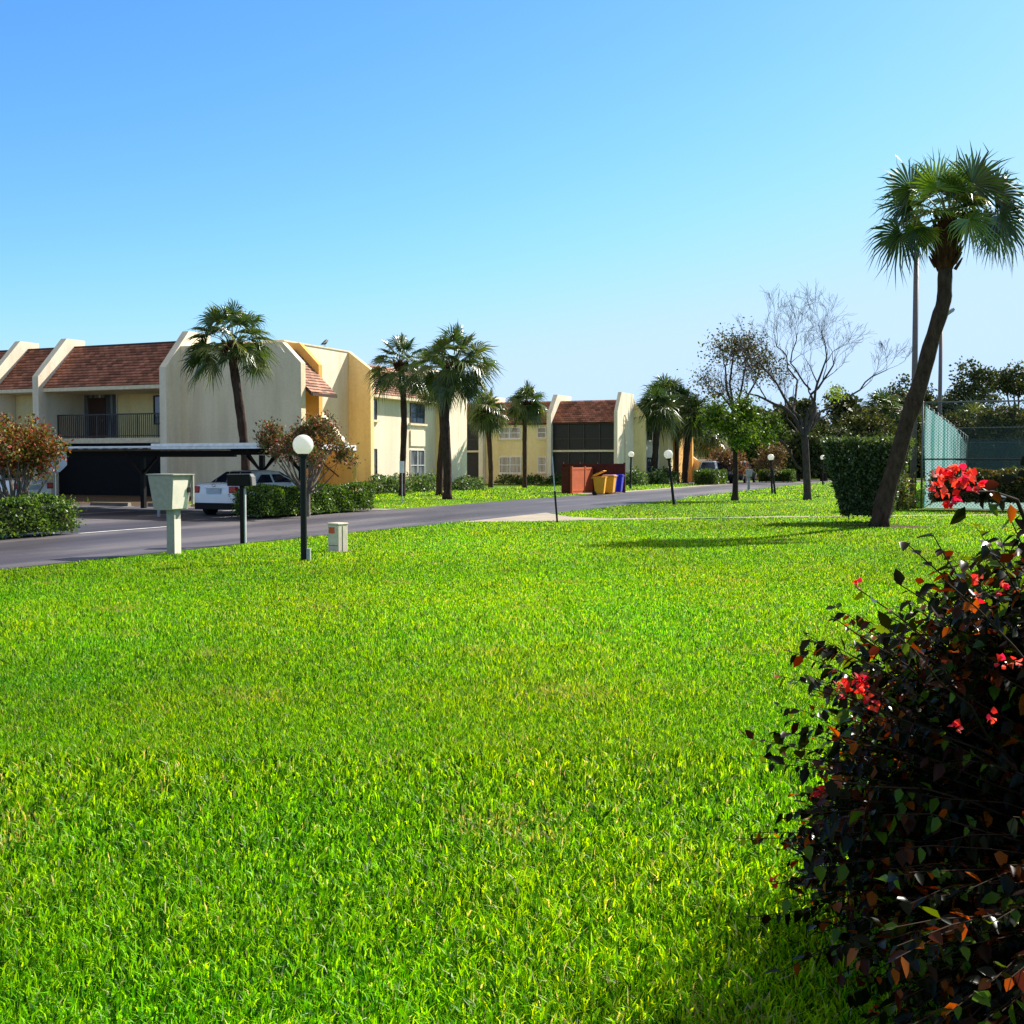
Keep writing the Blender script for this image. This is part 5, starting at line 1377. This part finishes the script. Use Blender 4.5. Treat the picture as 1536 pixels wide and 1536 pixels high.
    # red bract clusters
    CL = [(1412, 716, 2.6, .022, 5), (1408, 733, 2.6, .030, 7), (1440, 714, 2.6, .040, 14), (1460, 722, 2.6, .036, 10), (1425, 746, 2.6, .034, 9),
          (1290, 1020, 2.95, .028, 8), (1262, 1030, 2.95, .028, 8), (1298, 1040, 2.9, .022, 5), (1260, 1045, 2.95, .02, 4), (1312, 1058, 2.9, .018, 4),
          (1467, 870, 2.7, .02, 4), (1501, 884, 2.7, .02, 4), (1466, 898, 2.7, .014, 3), (1227, 1184, 3.0, .016, 4), (1163, 1322, 3.1, .018, 4), (1500, 995, 2.5, .018, 3),
          (1433, 1090, 2.6, .018, 3), (1287, 876, 3.15, .014, 3), (1313, 1515, 3.0, .016, 3), (1490, 1075, 2.5, .016, 3), (1520, 992, 2.5, .015, 3)]
    for (px, py, Dd, R_, nb) in CL:
        c = np.array(CP(px, py, Dd)); nn = nb*2; o = rand_unit(nn, rng); Pb = c+o*R_*.35
        cb = pick([(.75, .03, .02), (.82, .07, .03), (.60, .012, .06), (.50, .008, .02), (.85, .12, .08)], nn, rng, .22)
        V, Q, T, C = ovate(Pb, o+rand_unit(nn, rng)*.5, rand_unit(nn, rng), rng.uniform(.6, 1.0, nn)*.022*(1 if R_ > .02 else .85), cb, rng, .8, .50)
        np_mesh('flower', V, [Q, T], C, BRACT, B)
bougainvillea()

# ================================================================ GRASS BLADES
def in_poly(x, y, poly):
    c = np.zeros(len(x), bool); n = len(poly); j = n-1
    for i in range(n):
        xi, yi = poly[i]; xj, yj = poly[j]
        if yi != yj:
            c ^= ((yi > y) != (yj > y)) & (x < (xj-xi)*(y-yi)/(yj-yi)+xi)
        j = i
    return c
def grass():
    rng = np.random.default_rng(42)
    bands = [(2.7, 6, 105000, .078, .0066), (6, 12, 340000, .066, .0056), (12, 24, 390000, .056, .0082), (24, 50, 220000, .055, .016), (50, 110, 80000, .08, .045)]
    Xs, Ys, Ls, Ws = [], [], [], []
    for a, b, n, L, w in bands:
        u = rng.uniform(0, 1, n); D = 1/((1/a)+(1/b-1/a)*u) if a > 5 else a*(b/a)**u
        X = rng.uniform(-.5, .5, n)*D*1.0
        Xs.append(X); Ys.append(D); Ls.append(np.full(n, L)); Ws.append(w*(D/((a+b)/2))**.6)
    X = np.concatenate(Xs); D = np.concatenate(Ys); L = np.concatenate(Ls); W = np.concatenate(Ws)
    x = X*cT-D*sT; y = X*sT+D*cT
    east = (x > -13.45+.5*((y > 28) & (y < 50))+.08*np.sin(y*3.)) & (y < 99)
    west = (x < -19.15) & (y > 34.5) & (x > -30) & (y < 84)
    ok = east | west
    ok &= ~(in_poly(x, y, pa+pb) & ((x < -9.5) | (rng.uniform(size=len(x)) < .62)))
    ok &= ~((x > FX-.1) & (y > 40.6))
    for (cx, cy, rx, ry) in MULCH: ok &= (((x-cx)/rx)**2+((y-cy)/ry)**2 > rng.uniform(.5, 1.1, len(x)))
    ok &= ~((x < -18.6) & (x > -22.6) & (y > 54) & (y < 60.6))
    x, y, L, W, D = x[ok], y[ok], L[ok], W[ok], D[ok]; n = len(x)
    pn = np.sin(x*.9+1.3)*np.sin(y*.7)+.6*np.sin(x*2.3+y*1.1)+.5*np.sin(y*3.1-x*1.7)+.4*np.sin(x*5.3+.4*y)*np.sin(y*4.7)
    L = L*rng.uniform(.55, 1.25, n)*(1+.13*pn)
    az = rng.uniform(0, 2*PI, n); lean = rng.uniform(.1, .85, n); bend = rng.uniform(.1, .7, n)
    dx, dy = np.cos(az), np.sin(az); sx, sy = -dy, dx
    a2 = rng.uniform(-1.2, 1.2, n); sx, sy = sx*np.cos(a2)-sy*np.sin(a2), sx*np.sin(a2)+sy*np.cos(a2)
    W = W*rng.uniform(.6, 1.3, n)/2
    z0 = np.full(n, -.005)
    V = np.zeros((n, 5, 3), dtype=np.float32)
    mx = x+dx*lean*L*.45; my = y+dy*lean*L*.45; mz = L*.62*(1-.3*lean)
    tx = x+dx*L*(lean*.9+bend*.35); ty = y+dy*L*(lean*.9+bend*.35); tz = L*(1.0-.45*lean-.15*bend)
    V[:, 0] = np.stack([x-sx*W*.8, y-sy*W*.8, z0], 1); V[:, 1] = np.stack([x+sx*W*.8, y+sy*W*.8, z0], 1)
    V[:, 2] = np.stack([mx+sx*W, my+sy*W, mz], 1); V[:, 3] = np.stack([mx-sx*W, my-sy*W, mz], 1); V[:, 4] = np.stack([tx, ty, tz], 1)
    b = np.arange(n)[:, None]*5
    pal = np.array([(.085, .285, .001), (.195, .480, .001), (.350, .630, .003), (.014, .070, .001), (.50, .48, .30)])
    k = rng.choice(5, n, p=[.23, .26, .21, .27, .03]); cols = pal[k]*rng.uniform(.75, 1.25, (n, 1))
    cols[:, 0] *= 1+.12*pn
    big = np.sin(x*.35+y*.21+.6)+np.sin(y*.55-x*.33)+.6*np.sin(x*1.1+1.7*np.sin(y*.6))
    cols *= (1+.11*big)[:, None]
    dry = (np.sin(x*1.9+y*2.6)+np.sin(x*3.7-y*1.3+2)+np.sin(y*4.9+x*.8) > 2.1) & (rng.uniform(size=n) < .22)
    cols[dry] = np.array([.40, .40, .14])*rng.uniform(.6, 1.1, (dry.sum(), 1))
    L[dry] *= .8
    cols = cols.clip(.004, .7)
    o = np_mesh('grass', V.reshape(-1, 3), [b+np.array([[0, 1, 2, 3]]), b+np.array([[3, 2, 4]])], np.repeat(cols, 5, axis=0), GRASSM)
    tag(o, 'bright green lawn grass', 'grass', kind='stuff')
grass()

# ================================================================ LIGHT, SKY, CAMERA
SUN_EL = rad(39.5); SUN_AZ = rad(27)      # azimuth measured from +Y towards +X
S = Vector((math.sin(SUN_AZ)*math.cos(SUN_EL), math.cos(SUN_AZ)*math.cos(SUN_EL), math.sin(SUN_EL)))
sl = bpy.data.lights.new('sun', 'SUN'); sl.energy = 5.0; sl.angle = rad(.5); sl.color = (1, .955, .87)
so = bpy.data.objects.new('sun', sl); COL.objects.link(so); so.rotation_euler = (-S).to_track_quat('-Z', 'Y').to_euler()
SKY_R = 1.22/2.27**1.45; SKY_G = 3.27/3.6**1.1; SKY_B = 1.25
w = bpy.data.worlds.new('World'); scn.world = w; w.use_nodes = True
nt = w.node_tree; nt.nodes.clear()
sky = nt.nodes.new('ShaderNodeTexSky'); sky.sky_type = 'NISHITA'; sky.sun_disc = False
sky.sun_elevation = SUN_EL; sky.sun_rotation = SUN_AZ; sky.air_density = 1.0; sky.dust_density = .4; sky.ozone_density = 2.5; sky.altitude = 0
bg = nt.nodes.new('ShaderNodeBackground'); bg.inputs['Strength'].default_value = .09
wo = nt.nodes.new('ShaderNodeOutputWorld')
sep = nt.nodes.new('ShaderNodeSeparateColor'); com = nt.nodes.new('ShaderNodeCombineColor')
nt.links.new(sky.outputs[0], sep.inputs[0])
for i, (pw, sc) in enumerate(((1.45, SKY_R), (1.1, SKY_G), (1., SKY_B))):
    a = nt.nodes.new('ShaderNodeMath'); a.operation = 'POWER'; a.inputs[1].default_value = pw
    b = nt.nodes.new('ShaderNodeMath'); b.operation = 'MULTIPLY'; b.inputs[1].default_value = sc
    nt.links.new(sep.outputs[i], a.inputs[0]); nt.links.new(a.outputs[0], b.inputs[0]); 
    m = nt.nodes.new('ShaderNodeMath'); m.operation = 'SMOOTH_MIN'; m.inputs[1].default_value = (3.5, 4.85, 6.5)[i]; m.inputs[2].default_value = (1.4, 1.4, .8)[i]
    nt.links.new(b.outputs[0], m.inputs[0]); nt.links.new(m.outputs[0], com.inputs[i])
# overhead sky made paler and neutral, added fill that warms the shaded walls
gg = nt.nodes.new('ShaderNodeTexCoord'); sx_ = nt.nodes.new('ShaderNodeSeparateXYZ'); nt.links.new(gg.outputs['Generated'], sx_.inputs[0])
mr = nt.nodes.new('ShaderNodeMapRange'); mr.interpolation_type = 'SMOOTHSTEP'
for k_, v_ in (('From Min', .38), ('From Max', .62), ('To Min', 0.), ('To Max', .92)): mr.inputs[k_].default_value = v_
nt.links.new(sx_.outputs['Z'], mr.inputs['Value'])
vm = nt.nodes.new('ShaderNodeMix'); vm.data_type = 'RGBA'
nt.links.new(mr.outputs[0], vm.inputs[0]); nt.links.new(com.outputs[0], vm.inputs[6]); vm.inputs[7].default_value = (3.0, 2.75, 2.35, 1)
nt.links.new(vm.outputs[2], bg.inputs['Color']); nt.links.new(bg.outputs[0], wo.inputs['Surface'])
cd_ = bpy.data.cameras.new('camera'); cam = bpy.data.objects.new('camera', cd_); COL.objects.link(cam)
cam.location = (0, 0, EYE); cam.rotation_euler = (PI/2-PIT, 0, TH)
cd_.sensor_width = 36; cd_.lens = F/1536*36; cd_.clip_start = .05; cd_.clip_end = 3000
scn.camera = cam
scn.view_settings.view_transform = 'Standard'; scn.view_settings.look = 'None'
scn.view_settings.exposure = 1.0; scn.view_settings.gamma = 1
scn.render.resolution_x = 1024; scn.render.resolution_y = 1024
